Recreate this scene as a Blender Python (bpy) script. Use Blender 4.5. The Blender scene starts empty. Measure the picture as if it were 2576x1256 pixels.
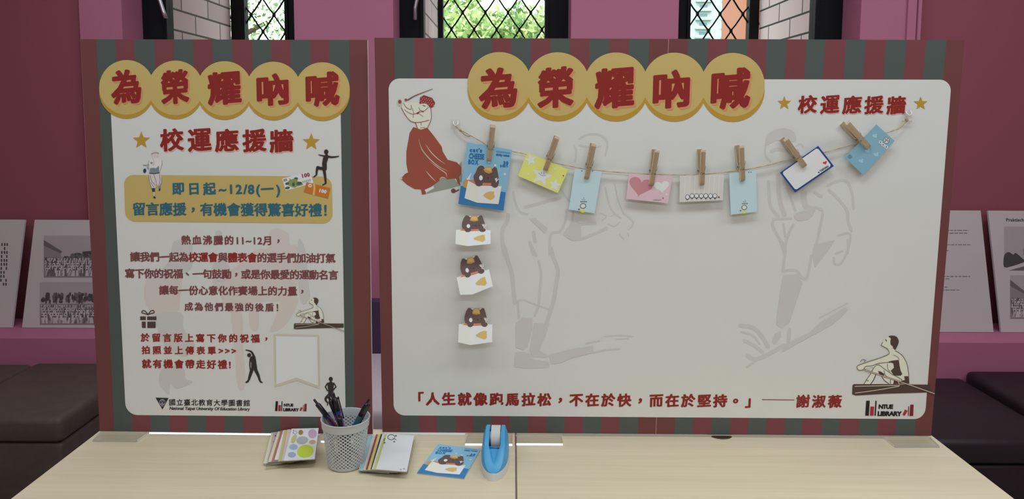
import bpy, bmesh, math, random
from math import sin, cos, tan, pi, radians, sqrt, atan2
from mathutils import Vector, Matrix
from mathutils.geometry import tessellate_polygon

SC = bpy.context.scene
COL = SC.collection
random.seed(7)

# ------------------------------------------------------------------ camera
TZ = 0.72                                     # height of the table tops
FPX = 1850.0                                  # focal length in pixels of the 2576 px wide frame
PX, PY = 1288.0, 449.9                        # principal point
PITCH, ROLL, YAW = 0.0879087, 0.0044830, -0.0006084
CAM = Vector((-0.006568, -1.532606, 0.689727 + TZ))
_fw = Vector((sin(YAW) * cos(PITCH), cos(YAW) * cos(PITCH), -sin(PITCH)))
_r = Vector((cos(YAW), -sin(YAW), 0))
_u = _r.cross(_fw)
CR = _r * cos(ROLL) + _u * sin(ROLL)
CU = _u * cos(ROLL) - _r * sin(ROLL)
CF = _fw
cam = bpy.data.cameras.new('camera')
cam.sensor_width = 36.0
cam.lens = FPX / 2576 * 36
cam.shift_y = -(628 - PY) / 2576
cam.clip_start, cam.clip_end = 0.02, 1000
camo = bpy.data.objects.new('camera', cam)
COL.objects.link(camo)
camo.matrix_world = Matrix(((CR.x, CU.x, -CF.x, CAM.x), (CR.y, CU.y, -CF.y, CAM.y), (CR.z, CU.z, -CF.z, CAM.z), (0, 0, 0, 1)))
SC.camera = camo

# ------------------------------------------------------------------ colour management, sky, lights
SC.view_settings.view_transform = 'Standard'
SC.view_settings.look = 'None'
SC.view_settings.gamma = 1
SC.view_settings.exposure = 0.0
SC.view_settings.use_curve_mapping = False
w = bpy.data.worlds.new('overcast_sky')
SC.world = w
w.use_nodes = True
w.node_tree.nodes['Background'].inputs[0].default_value = (0.86, 0.96, 1.0, 1)
w.node_tree.nodes['Background'].inputs[1].default_value = 3.4

LAMP_POWER = 12.6
CEIL = 2.75
def area_light(name, loc, sx, sy, power, col=(0.87, 0.955, 1.0)):
    l = bpy.data.lights.new(name, 'AREA')
    l.shape = 'RECTANGLE'; l.size = sx; l.size_y = sy; l.energy = power; l.color = col
    o = bpy.data.objects.new(name, l); COL.objects.link(o); o.location = loc
    return o
LAMPS = [(-1.45, -0.75, 0.72), (0.2, -0.75, 1.0), (1.85, -0.75, 1.15), (-1.45, -2.5, 0.85), (0.2, -2.5, 1.0), (1.85, -2.5, 1.1), (-1.3, 0.62, 0.62), (0.2, 0.62, 0.7), (1.7, 0.62, 0.7)]  # last three lamps are added to brighten the window wall
for lx, ly, lk in LAMPS:
    area_light('ceiling_lamp', (lx, ly, CEIL - 0.035), 1.15, 0.28, LAMP_POWER * lk)
sun = bpy.data.lights.new('sun', 'SUN'); sun.energy = 1.6; sun.angle = 0.3; sun.color = (1, 0.95, 0.85)
suno = bpy.data.objects.new('sun', sun); COL.objects.link(suno)
suno.rotation_euler = (radians(48), 0, radians(-20))

# ------------------------------------------------------------------ colours and materials
def lin(c):
    c = c / 255.0
    return c / 12.92 if c <= 0.04045 else ((c + 0.055) / 1.055) ** 2.4
E_B = 0.545
def seen(r, g, b, e=E_B):
    """albedo of a surface that reads as sRGB (r,g,b) under light level e"""
    return tuple(min(0.92, lin(v) / e) for v in (r, g, b))
MATS = {}
def mat(name, col, rough=0.6, spec=0.25, metal=0.0, noise=0.0, nscale=60.0, coat=0.0):
    if name in MATS: return MATS[name]
    m = bpy.data.materials.new(name); m.use_nodes = True
    nt = m.node_tree; b = nt.nodes['Principled BSDF']
    b.inputs['Roughness'].default_value = rough
    b.inputs['Metallic'].default_value = metal
    b.inputs['Specular IOR Level'].default_value = spec
    b.inputs['Coat Weight'].default_value = coat
    b.inputs['Base Color'].default_value = (*col, 1)
    if noise > 0:
        tc = nt.nodes.new('ShaderNodeTexCoord'); n = nt.nodes.new('ShaderNodeTexNoise'); mx = nt.nodes.new('ShaderNodeMix')
        mx.data_type = 'RGBA'
        n.inputs['Scale'].default_value = nscale; n.inputs['Detail'].default_value = 4
        nt.links.new(tc.outputs['Object'], n.inputs['Vector'])
        nt.links.new(n.outputs['Fac'], mx.inputs['Factor'])
        mx.inputs['A'].default_value = (*[max(0, c * (1 - noise)) for c in col], 1)
        mx.inputs['B'].default_value = (*[min(1, c * (1 + noise)) for c in col], 1)
        nt.links.new(mx.outputs['Result'], b.inputs['Base Color'])
        bp = nt.nodes.new('ShaderNodeBump'); bp.inputs['Strength'].default_value = 0.08
        nt.links.new(n.outputs['Fac'], bp.inputs['Height']); nt.links.new(bp.outputs['Normal'], b.inputs['Normal'])
    MATS[name] = m
    return m
def wood(name, a, b_, vec, rough=0.45, spec=0.35, detail=5):
    m = bpy.data.materials.new(name); m.use_nodes = True
    nt = m.node_tree; b = nt.nodes['Principled BSDF']
    tc = nt.nodes.new('ShaderNodeTexCoord'); mp = nt.nodes.new('ShaderNodeMapping'); n = nt.nodes.new('ShaderNodeTexNoise')
    n2 = nt.nodes.new('ShaderNodeTexNoise'); mp2 = nt.nodes.new('ShaderNodeMapping')
    ad = nt.nodes.new('ShaderNodeMath'); ad.operation = 'ADD'
    rp = nt.nodes.new('ShaderNodeValToRGB')
    mp.inputs['Scale'].default_value = vec; n.inputs['Scale'].default_value = 1.0; n.inputs['Detail'].default_value = detail; n.inputs['Roughness'].default_value = 0.6
    mp2.inputs['Scale'].default_value = [v * 0.16 for v in vec]; n2.inputs['Scale'].default_value = 1.0; n2.inputs['Detail'].default_value = 2
    nt.links.new(tc.outputs['Object'], mp.inputs['Vector']); nt.links.new(mp.outputs['Vector'], n.inputs['Vector'])
    nt.links.new(tc.outputs['Object'], mp2.inputs['Vector']); nt.links.new(mp2.outputs['Vector'], n2.inputs['Vector'])
    nt.links.new(n.outputs['Fac'], ad.inputs[0]); nt.links.new(n2.outputs['Fac'], ad.inputs[1])
    nt.links.new(ad.outputs[0], rp.inputs['Fac'])
    rp.color_ramp.elements[0].position = 0.72; rp.color_ramp.elements[0].color = (*a, 1)
    rp.color_ramp.elements[1].position = 1.25; rp.color_ramp.elements[1].color = (*b_, 1)
    mu = nt.nodes.new('ShaderNodeMath'); mu.operation = 'MULTIPLY'; mu.inputs[1].default_value = 0.78
    nt.links.new(ad.outputs[0], mu.inputs[0]); nt.links.new(mu.outputs[0], rp.inputs['Fac'])
    rp.color_ramp.elements[0].position = 0.55; rp.color_ramp.elements[1].position = 0.98
    nt.links.new(rp.outputs['Color'], b.inputs['Base Color'])
    b.inputs['Roughness'].default_value = rough; b.inputs['Specular IOR Level'].default_value = spec
    return m
def clear(name, tint, gloss=0.12, rough=0.08):
    m = bpy.data.materials.new(name); m.use_nodes = True
    nt = m.node_tree; nt.nodes.clear()
    o = nt.nodes.new('ShaderNodeOutputMaterial'); mx = nt.nodes.new('ShaderNodeMixShader')
    t = nt.nodes.new('ShaderNodeBsdfTransparent'); g = nt.nodes.new('ShaderNodeBsdfGlossy'); f = nt.nodes.new('ShaderNodeFresnel')
    t.inputs[0].default_value = (*tint, 1); g.inputs['Roughness'].default_value = rough; f.inputs['IOR'].default_value = 1.49
    ad = nt.nodes.new('ShaderNodeMath'); ad.operation = 'ADD'; ad.inputs[1].default_value = gloss; ad.use_clamp = True
    ge = nt.nodes.new('ShaderNodeNewGeometry'); sb = nt.nodes.new('ShaderNodeMath'); sb.operation = 'SUBTRACT'; sb.inputs[0].default_value = 1.0
    ml = nt.nodes.new('ShaderNodeMath'); ml.operation = 'MULTIPLY'
    nt.links.new(ge.outputs['Backfacing'], sb.inputs[1]); nt.links.new(sb.outputs[0], ml.inputs[0])
    nt.links.new(f.outputs[0], ad.inputs[0]); nt.links.new(ad.outputs[0], ml.inputs[1]); nt.links.new(ml.outputs[0], mx.inputs[0])
    nt.links.new(t.outputs[0], mx.inputs[1]); nt.links.new(g.outputs[0], mx.inputs[2]); nt.links.new(mx.outputs[0], o.inputs[0])
    return m
def brick(name, a, b_, mortar, axis_swap):
    m = bpy.data.materials.new(name); m.use_nodes = True
    nt = m.node_tree; b = nt.nodes['Principled BSDF']; b.inputs['Roughness'].default_value = 0.8
    tc = nt.nodes.new('ShaderNodeTexCoord'); sx = nt.nodes.new('ShaderNodeSeparateXYZ'); cx = nt.nodes.new('ShaderNodeCombineXYZ')
    br = nt.nodes.new('ShaderNodeTexBrick')
    nt.links.new(tc.outputs['Object'], sx.inputs[0])
    nt.links.new(sx.outputs['Y' if axis_swap else 'X'], cx.inputs[0]); nt.links.new(sx.outputs['Z'], cx.inputs[1])
    nt.links.new(cx.outputs[0], br.inputs['Vector'])
    br.inputs['Scale'].default_value = 1.0; br.inputs['Brick Width'].default_value = 0.30; br.inputs['Row Height'].default_value = 0.094
    br.inputs['Mortar Size'].default_value = 0.005; br.inputs['Color1'].default_value = (*a, 1); br.inputs['Color2'].default_value = (*b_, 1); br.inputs['Mortar'].default_value = (*mortar, 1)
    bp = nt.nodes.new('ShaderNodeBump'); bp.inputs['Strength'].default_value = 0.5; bp.invert = True
    nt.links.new(br.outputs['Fac'], bp.inputs['Height']); nt.links.new(bp.outputs['Normal'], b.inputs['Normal'])
    nt.links.new(br.outputs['Color'], b.inputs['Base Color'])
    return m

# ------------------------------------------------------------------ mesh helpers
def hull2(pts):
    pts = sorted(set((round(x, 7), round(y, 7)) for x, y in pts))
    if len(pts) < 3: return pts
    def half(ps):
        h = []
        for p in ps:
            while len(h) >= 2 and (h[-1][0]-h[-2][0])*(p[1]-h[-2][1]) - (h[-1][1]-h[-2][1])*(p[0]-h[-2][0]) <= 0: h.pop()
            h.append(p)
        return h
    a = half(pts); b = half(pts[::-1])
    return a[:-1] + b[:-1]
def smooth_path(pts, n=5, closed=False):
    out = []; m = len(pts)
    rng = range(m) if closed else range(m - 1)
    for i in rng:
        g = (lambda k: pts[k % m]) if closed else (lambda k: pts[min(max(k, 0), m - 1)])
        p0, p1, p2, p3 = g(i-1), g(i), g(i+1), g(i+2)
        for k in range(n):
            t = k / n
            out.append(tuple(0.5*((2*b)+(-a+c)*t+(2*a-5*b+4*c-d)*t*t+(-a+3*b-3*c+d)*t**3) for a, b, c, d in zip(p0, p1, p2, p3)))
    if not closed: out.append(tuple(pts[-1]))
    return out
class MB:
    def __init__(s): s.v = []; s.f = []; s.m = []; s.mats = []
    def mi(s, m):
        if m not in s.mats: s.mats.append(m)
        return s.mats.index(m)
    def face(s, pts, m):
        b = len(s.v); s.v += [tuple(p) for p in pts]; s.f.append(tuple(range(b, b + len(pts)))); s.m.append(s.mi(m))
    def grid(s, rings, m, closed=True, cap0=False, cap1=False):
        b = len(s.v); n = len(rings[0]); i = s.mi(m)
        for r in rings: s.v += [tuple(p) for p in r]
        for a in range(len(rings) - 1):
            for k in range(n if closed else n - 1):
                k2 = (k + 1) % n
                s.f.append((b + a*n + k, b + a*n + k2, b + (a+1)*n + k2, b + (a+1)*n + k)); s.m.append(i)
        if cap0: s.f.append(tuple(b + k for k in range(n))[::-1]); s.m.append(i)
        if cap1: s.f.append(tuple(b + (len(rings)-1)*n + k for k in range(n))); s.m.append(i)
    def box(s, lo, hi, m, bev=0.0):
        x0, y0, z0 = lo; x1, y1, z1 = hi
        if bev <= 0:
            P = [(x0,y0,z0),(x1,y0,z0),(x1,y1,z0),(x0,y1,z0),(x0,y0,z1),(x1,y0,z1),(x1,y1,z1),(x0,y1,z1)]
            b = len(s.v); s.v += P; i = s.mi(m)
            for f in ((0,3,2,1),(4,5,6,7),(0,1,5,4),(1,2,6,5),(2,3,7,6),(3,0,4,7)): s.f.append(tuple(b+k for k in f)); s.m.append(i)
            return
        bm = bmesh.new(); bmesh.ops.create_cube(bm, size=1)
        for v in bm.verts: v.co = Vector(((x0+x1)/2 + v.co.x*(x1-x0), (y0+y1)/2 + v.co.y*(y1-y0), (z0+z1)/2 + v.co.z*(z1-z0)))
        bmesh.ops.bevel(bm, geom=bm.edges[:], offset=bev, segments=3, profile=0.5, affect='EDGES')
        s.bm(bm, m)
    def bm(s, bm, m):
        b = len(s.v); i = s.mi(m); bm.verts.index_update()
        s.v += [tuple(v.co) for v in bm.verts]
        for f in bm.faces: s.f.append(tuple(b + v.index for v in f.verts)); s.m.append(i)
        bm.free()
    def tube(s, pts, r, m, n=8, caps=True):
        pts = [Vector(p) for p in pts]; rings = []
        rr = r if isinstance(r, (list, tuple)) else [r] * len(pts)
        up = None
        for i, p in enumerate(pts):
            t = (pts[min(i+1, len(pts)-1)] - pts[max(i-1, 0)]).normalized()
            if up is None: up = Vector((0, 0, 1)) if abs(t.z) < 0.9 else Vector((1, 0, 0))
            a = t.cross(up).normalized(); b = a.cross(t).normalized(); up = b
            rings.append([p + (a*cos(2*pi*k/n) + b*sin(2*pi*k/n)) * rr[i] for k in range(n)])
        s.grid(rings, m, True, caps, caps)
    def lathe(s, prof, m, c=(0, 0, 0), n=40, cap0=False, cap1=False):
        s.grid([[(c[0]+r*cos(2*pi*k/n), c[1]+r*sin(2*pi*k/n), c[2]+z) for k in range(n)] for r, z in prof], m, True, cap0, cap1)
    def poly(s, pts3, m):
        pts3 = [Vector(p) for p in pts3]
        tr = tessellate_polygon([pts3]); b = len(s.v); i = s.mi(m)
        s.v += [tuple(p) for p in pts3]
        for t in tr: s.f.append((b+t[0], b+t[1], b+t[2])); s.m.append(i)
    def build(s, name, parent=None, loc=(0,0,0), rot=None, smooth=False, fixn=False):
        me = bpy.data.meshes.new(name); me.from_pydata(s.v, [], s.f); me.update()
        for m in s.mats: me.materials.append(m)
        me.polygons.foreach_set('material_index', s.m)
        if fixn:
            bm = bmesh.new(); bm.from_mesh(me); bmesh.ops.recalc_face_normals(bm, faces=bm.faces); bm.to_mesh(me); bm.free()
        if smooth: me.shade_smooth()
        o = bpy.data.objects.new(name, me); COL.objects.link(o); o.location = loc
        if rot is not None: o.rotation_euler = rot
        if parent: o.parent = parent
        return o
def smooth_angle(o, deg=40):
    me = o.data; me.shade_smooth()
    bm = bmesh.new(); bm.from_mesh(me)
    bmesh.ops.remove_doubles(bm, verts=bm.verts, dist=1e-5)
    for e in bm.edges:
        if len(e.link_faces) == 2 and e.calc_face_angle(0) > radians(deg): e.smooth = False
    bm.to_mesh(me); bm.free()
def tag(o, label=None, cat=None, group=None, kind=None):
    if label: o['label'] = label
    if cat: o['category'] = cat
    if group: o['group'] = group
    if kind: o['kind'] = kind
    return o
def empty(name, loc=(0,0,0), rot=None):
    o = bpy.data.objects.new(name, None); COL.objects.link(o); o.location = loc; o.empty_display_size = 0.05
    if rot is not None: o.rotation_euler = rot
    return o
def copy_tree(o, parent=None):
    c = o.copy(); COL.objects.link(c); c.parent = parent
    for ch in [k for k in bpy.data.objects if k.parent == o]: copy_tree(ch, c)
    return c
def struct(o): o['kind'] = 'structure'; return o

# ------------------------------------------------------------------ picture rays -> points on real surfaces
def ray(x, y): return CF + CR * ((x - PX) / FPX) - CU * ((y - PY) / FPX)
def at_z(x, y, z):
    d = ray(x, y); return CAM + d * ((z - CAM.z) / d.z)
def at_y(x, y, Y):
    d = ray(x, y); return CAM + d * ((Y - CAM.y) / d.y)
class Plane:
    """a printed sheet standing in the room: o = lower left corner, ex along it, ez up it, n away from the reader"""
    def __init__(s, o, ex, ez):
        s.o = Vector(o); s.ex = Vector(ex).normalized(); s.ez = Vector(ez).normalized(); s.n = s.ez.cross(s.ex).normalized()
    def uv(s, x, y, off=0.0):
        d = ray(x, y); o = s.o - s.n * off
        p = CAM + d * ((o - CAM).dot(s.n) / d.dot(s.n)) - s.o
        return p.dot(s.ex), p.dot(s.ez)
    def mat(s, u=0, v=0, off=0.0):
        p = s.o + s.ex*u + s.ez*v - s.n*off
        return Matrix(((s.ex.x, s.n.x, s.ez.x, p.x), (s.ex.y, s.n.y, s.ez.y, p.y), (s.ex.z, s.n.z, s.ez.z, p.z), (0,0,0,1)))
LAY = 0.00013
class Art:
    """ink on a sheet: flat shapes in the sheet's own metres, a hair above its face"""
    def __init__(s, plane, base=(0, 0), off=0.0, lay0=1):
        s.p = plane; s.b = base; s.off = off; s.mb = MB(); s.lay0 = lay0; s.k = 0
        s.tr = (0, 0, 1.0, 1.0)
    def view(s, ox, oy, sc, sy=None): s.tr = (ox, oy, sc, sy or sc); return s
    def px(s, p): return (p[0]/s.tr[2] + s.tr[0], p[1]/s.tr[3] + s.tr[1])
    def pt(s, p, layer):
        layer = layer + s.k * 0.008; x, y = s.px(p); off = s.off + LAY * layer
        u, v = s.p.uv(x, y, off)
        return (u - s.b[0], -LAY * layer, v - s.b[1])
    def poly(s, pts, m, layer=1, smooth=0):
        if smooth: pts = smooth_path(pts, smooth, True)
        s.mb.poly([s.pt(p, layer) for p in pts], m); s.k += 1; return s
    def ellipse(s, c, rx, ry, m, layer=1, rot=0, n=28):
        ca, sa = cos(rot), sin(rot)
        return s.poly([(c[0] + rx*cos(2*pi*k/n)*ca - ry*sin(2*pi*k/n)*sa, c[1] + rx*cos(2*pi*k/n)*sa + ry*sin(2*pi*k/n)*ca) for k in range(n)], m, layer)
    def stroke(s, pts, wd, m, layer=1, smooth=4, taper=False):
        if smooth and len(pts) > 2: pts = smooth_path(pts, smooth)
        L = []; R = []; n = len(pts)
        for i, p in enumerate(pts):
            a = pts[max(i-1, 0)]; b = pts[min(i+1, n-1)]
            dx, dy = b[0]-a[0], b[1]-a[1]; l = math.hypot(dx, dy) or 1
            h = wd / 2
            if isinstance(taper, tuple): h = (taper[0] + (taper[1]-taper[0]) * i/(n-1)) / 2
            elif taper: h = wd/2 * max(0.12, sin(pi * (i + 0.15) / (n - 0.7)))
            L.append((p[0]-dy/l*h, p[1]+dx/l*h)); R.append((p[0]+dy/l*h, p[1]-dx/l*h))
        for i in range(n-1):
            s.mb.face([s.pt(q, layer) for q in (R[i], R[i+1], L[i+1], L[i])], m)
        s.k += 1
        if not taper:
            for e, k in ((pts[0], 0), (pts[-1], n-1)):
                s.ellipse(e, wd/2, wd/2, m, layer, 0, 10)
        return s
    def star(s, c, r, m, layer=1, rot=0, inner=0.42):
        return s.poly([(c[0] + (r if k % 2 == 0 else r*inner)*sin(rot + k*pi/5), c[1] - (r if k % 2 == 0 else r*inner)*cos(rot + k*pi/5)) for k in range(10)], m, layer)
    def rrect(s, q, r, m, layer=1):
        """rounded quad, q = TL,TR,BR,BL, r = corner radius"""
        out = []
        for i in range(4):
            p = Vector(q[i]); a = (Vector(q[i-1]) - p).normalized(); b = (Vector(q[(i+1) % 4]) - p).normalized()
            rr = r[i] if isinstance(r, (list, tuple)) else r
            if rr <= 0: out.append(tuple(p)); continue
            c = p + a*rr + b*rr
            for k in range(9):
                t = k/8*pi/2
                out.append(tuple(c - b*rr*cos(t) - a*rr*sin(t)))
        return s.poly(out, m, layer)
    def build(s, name, parent, label=None):
        o = s.mb.build(name, parent)
        if label: o['label'] = label
        return o

# ------------------------------------------------------------------ lettering
GL = {}
def glyph(ch):
    if ch in GL: return GL[ch]
    def grab(t):
        cu = bpy.data.curves.new('g', 'FONT'); cu.body = t; cu.size = 1.0; cu.resolution_u = 2
        o = bpy.data.objects.new('g', cu); COL.objects.link(o)
        dg = bpy.context.evaluated_depsgraph_get(); dg.update()
        me = bpy.data.meshes.new_from_object(o.evaluated_get(dg))
        vs = [(v.co.x, v.co.y) for v in me.vertices]; fs = [tuple(p.vertices) for p in me.polygons]
        bpy.data.meshes.remove(me); bpy.data.objects.remove(o); bpy.data.curves.remove(cu)
        return vs, fs
    vs, fs = grab(ch)
    v2, _ = grab(ch + ch)
    adv = max(p[0] for p in v2) - max(p[0] for p in vs)
    # boundary edges
    key = {}; vid = []
    for p in vs:
        k = (round(p[0], 5), round(p[1], 5)); vid.append(key.setdefault(k, len(key)))
    cnt = {}
    for f in fs:
        for i in range(len(f)):
            a, b = vid[f[i]], vid[f[(i+1) % len(f)]]
            if a != b: cnt[(min(a, b), max(a, b))] = cnt.get((min(a, b), max(a, b)), 0) + 1
    kk = {i: p for p, i in key.items()}
    edges = [(kk[a], kk[b]) for (a, b), c in cnt.items() if c == 1]
    GL[ch] = (vs, fs, edges, adv)
    return GL[ch]
def lettering(art, text, box, m, layer=2, weight=(0.03, 0.02), tilt=True, slant=0.06, shadow=None, alt=None, squeeze=None, italic=0.0, slope=None):
    """one line of writing fitted to the box (x0,y0,x1,y1) on the sheet; alt = {char index: other ink}"""
    x0, y0, x1, y1 = box
    xm, ym = (x0+x1)/2, (y0+y1)/2
    off = art.off + LAY*layer
    ul, vl = art.p.uv(*art.px((x0, ym)), off); ur, vr = art.p.uv(*art.px((x1, ym)), off)
    u0, vc = art.p.uv(*art.px((xm, ym)), off)
    ang = 0.0
    if slope is not None:                       # writing that runs askew on its sheet
        dy = slope * (x1-x0) / 2
        ul, vl = art.p.uv(*art.px((x0, ym - dy)), off); ur, vr = art.p.uv(*art.px((x1, ym + dy)), off)
        ang = atan2(vr - vl, ur - ul); tilt_px = 0
        W = math.hypot(ur-ul, vr-vl)
        _, va = art.p.uv(*art.px((xm, y0)), off); _, vb = art.p.uv(*art.px((xm, y1)), off)
        H = va - vb
    else:
        g = (vl - vr) / (ur - ul)               # how far a level line of the sheet runs off level in the box
        _, va = art.p.uv(*art.px((xm, y0)), off); _, vb = art.p.uv(*art.px((xm, y1)), off)
        H = (va - vb) - abs(g) * (ur - ul) if tilt else (va - vb)
        W = ur - ul
    uc = (ul + ur) / 2
    gs = [(c, glyph(c)) if c != ' ' else (c, None) for c in text]
    pos = []; x = 0
    advs = [(g_[3] if g_ else 0.3) for c, g_ in gs]
    for a in advs: pos.append(x); x += a
    wx, wy = weight
    cjk = any(ord(c) > 0x3000 for c in text)
    if cjk and len(text) > 6: H *= 0.92
    ys = [p[1] for c, g_ in gs if g_ and c not in '，、。~！!「」' and (ord(c) > 0x3000 or not cjk) for p in g_[0]] or [p[1] for c, g_ in gs if g_ for p in g_[0]]
    ylo, yhi = min(ys) - wy, max(ys) + wy
    sc = H / (yhi - ylo)
    first = min(p[0] for p in gs[0][1][0]); last = max(p[0] for p in gs[-1][1][0])
    # spacing so that the ink fills the width
    base = last - first + 2*wx
    sq = squeeze or 1.0
    span = pos[-1]
    k = ((W / (sc*sq)) - base) / span if span > 0 else 1.0
    if k < 0.86 and squeeze is None:
        sq = sq * max(k, 0.3) / 0.9; k = ((W / (sc*sq)) - base) / span
    start = -(first - wx)
    tot = base + span*k
    PUNCT = {'，': (0.27, 0.28), '、': (0.27, 0.28), '。': (0.26, 0.30)}
    def place(dx, dy, lay, minfo, mb):
        for i, (c, g_) in enumerate(gs):
            if not g_: continue
            vs, fs, edges, adv = g_
            mm = minfo(i)
            cx = adv / 2
            def T(p):
                X = p[0]; Y = p[1] + slant * (X - cx)
                if c in PUNCT: X += PUNCT[c][0]; Y += PUNCT[c][1]
                X = (start + pos[i]*k + X - tot/2) * sq * sc + italic * (Y - ylo) * sc + dx
                Y = (Y - (ylo + yhi)/2) * sc + dy
                if ang: X, Y = X*cos(ang) - Y*sin(ang), X*sin(ang) + Y*cos(ang)
                return (uc + X - art.b[0], 0, vc + Y - art.b[1])
            b = len(mb.v); mi_ = mb.mi(mm)
            mb.v += [(q[0], -LAY*lay, q[2]) for q in map(T, vs)]
            for f in fs: mb.f.append(tuple(b+j for j in f)); mb.m.append(mi_)
            if wx > 0:
                pen = [(wx*cos(t)*1.0, wy*sin(t)) for t in [0.35 + j*pi/4 for j in range(8)]]
                for j, (a, e) in enumerate(edges):
                    h = hull2([(a[0]+q[0], a[1]+q[1]) for q in pen] + [(e[0]+q[0], e[1]+q[1]) for q in pen])
                    if len(h) < 3: continue
                    z = -LAY*lay + (1 + j % 43) * 0.0000011
                    b = len(mb.v); mb.v += [(q[0], z, q[2]) for q in map(T, h)]
                    mb.f.append(tuple(range(b, b+len(h)))); mb.m.append(mi_)
    if shadow:
        ms, sx, sy = shadow
        place(sx, sy, layer - 0.6, lambda i: ms, art.mb)
    place(0, 0, layer, lambda i: (alt or {}).get(i, m), art.mb)
    return art

# ------------------------------------------------------------------ the setting
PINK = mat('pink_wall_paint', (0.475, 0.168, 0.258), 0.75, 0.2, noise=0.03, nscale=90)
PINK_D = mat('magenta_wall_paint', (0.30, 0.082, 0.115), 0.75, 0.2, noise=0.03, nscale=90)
WHITE_R = mat('white_room_paint', (0.72, 0.70, 0.56), 0.8, 0.2)
FLOOR = mat('grey_floor_vinyl', (0.36, 0.33, 0.30), 0.5, 0.3, noise=0.05, nscale=12)
BLACK = mat('black_window_frame', (0.008, 0.008, 0.010), 0.55, 0.12)
STEEL = mat('brushed_handle_metal', (0.55, 0.56, 0.58), 0.3, 0.5, 1.0)
ROOM = dict(x0=-3.6, x1=3.6, y0=-4.6, y1=1.57)

def slab(name, lo, hi, m):
    b = MB(); b.box(lo, hi, m); return struct(b.build(name))
slab('floor', (ROOM['x0'], ROOM['y0'], -0.05), (ROOM['x1'], 2.45, 0), FLOOR)
slab('ceiling', (ROOM['x0'], ROOM['y0'], CEIL), (ROOM['x1'], 2.45, CEIL + 0.06), WHITE_R)
slab('wall_left', (ROOM['x0'] - 0.1, ROOM['y0'], 0), (ROOM['x0'], 2.45, CEIL), PINK)
slab('wall_right', (ROOM['x1'], ROOM['y0'], 0), (ROOM['x1'] + 0.1, 2.45, CEIL), PINK)
slab('wall_front', (ROOM['x0'], ROOM['y0'] - 0.1, 0), (ROOM['x1'], ROOM['y0'], CEIL), WHITE_R)

YP, YF = 1.545, 1.715                          # face of the piers, plane of the window frames
SILL = 1.253
ax = lambda x, Y: at_y(x, 50, Y).x
PIER = [(ax(200, YP), ax(307, YP)), (ax(740, YP), ax(989, YP)), (ax(1437, YP), ax(1707, YP)), (ax(2165, YP), ax(2311, YP))]
b = MB()
for a, c in PIER: b.box((a, YP, SILL), (c, YF + 0.06, CEIL), PINK)
b.box((PIER[0][0], YP, 0), (PIER[3][1], YF + 0.06, SILL), PINK)              # wall below the windows
b.box((-1.20, YP - 0.05, 0), (1.10, YP, SILL), PINK)
b.box((PIER[0][0], YP, 2.45), (PIER[3][1], YF + 0.06, CEIL), PINK)           # lintel
struct(b.build('wall_back'))
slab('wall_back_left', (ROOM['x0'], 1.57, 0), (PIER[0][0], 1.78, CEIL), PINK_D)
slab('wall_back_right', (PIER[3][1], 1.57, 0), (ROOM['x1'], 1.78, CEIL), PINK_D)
LEDGE_Z = 0.529
LEDGEM = mat('pink_ledge_paint', (0.46, 0.150, 0.245), 0.7, 0.25)
slab('trim_1', (ROOM['x0'], 1.267, 0), (-1.21, 1.5445, LEDGE_Z), LEDGEM)
slab('trim_2', (1.11, 1.267, 0), (ROOM['x1'], 1.5445, LEDGE_Z), LEDGEM)
xr_ = PIER[3][1]
b = MB(); b.box((xr_ - 0.052, YP - 0.012, SILL), (xr_ - 0.016, YP - 0.0002, CEIL), PINK); b.box((xr_ - 0.013, YP - 0.02, SILL), (xr_, YP - 0.0002, CEIL), PINK)
struct(b.build('trim_3'))

# outside walls of brick, seen through the deep window openings
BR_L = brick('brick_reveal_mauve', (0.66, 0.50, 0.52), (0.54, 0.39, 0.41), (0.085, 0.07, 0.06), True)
BR_R = brick('brick_reveal_brightened', (0.92, 0.76, 0.77), (0.84, 0.67, 0.69), (0.05, 0.045, 0.045), True)  # same brick in a paler colour, painting in the brighter right reveals
YO0 = 1.80; YO1 = (YO0 + 1.533) * 1.225 - 1.533
XB = [ax(420, YO0), ax(1065, YO0) - 0.012, ax(2050, YO0)]
XM = [ax(735, YO0), ax(1380, YO1) + 0.03, ax(1722, YO0)]
OUT = [(-2.9, XB[0]), (XM[0], XB[1]), (XM[1], XM[2]), (XB[2], 2.9)]
for i, (a, c) in enumerate(OUT):
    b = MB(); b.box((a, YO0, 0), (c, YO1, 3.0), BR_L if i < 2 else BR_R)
    struct(b.build(['wall_outer_left', 'wall_outer_middle_left', 'wall_outer_middle_right', 'wall_outer_right'][i]))

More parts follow.
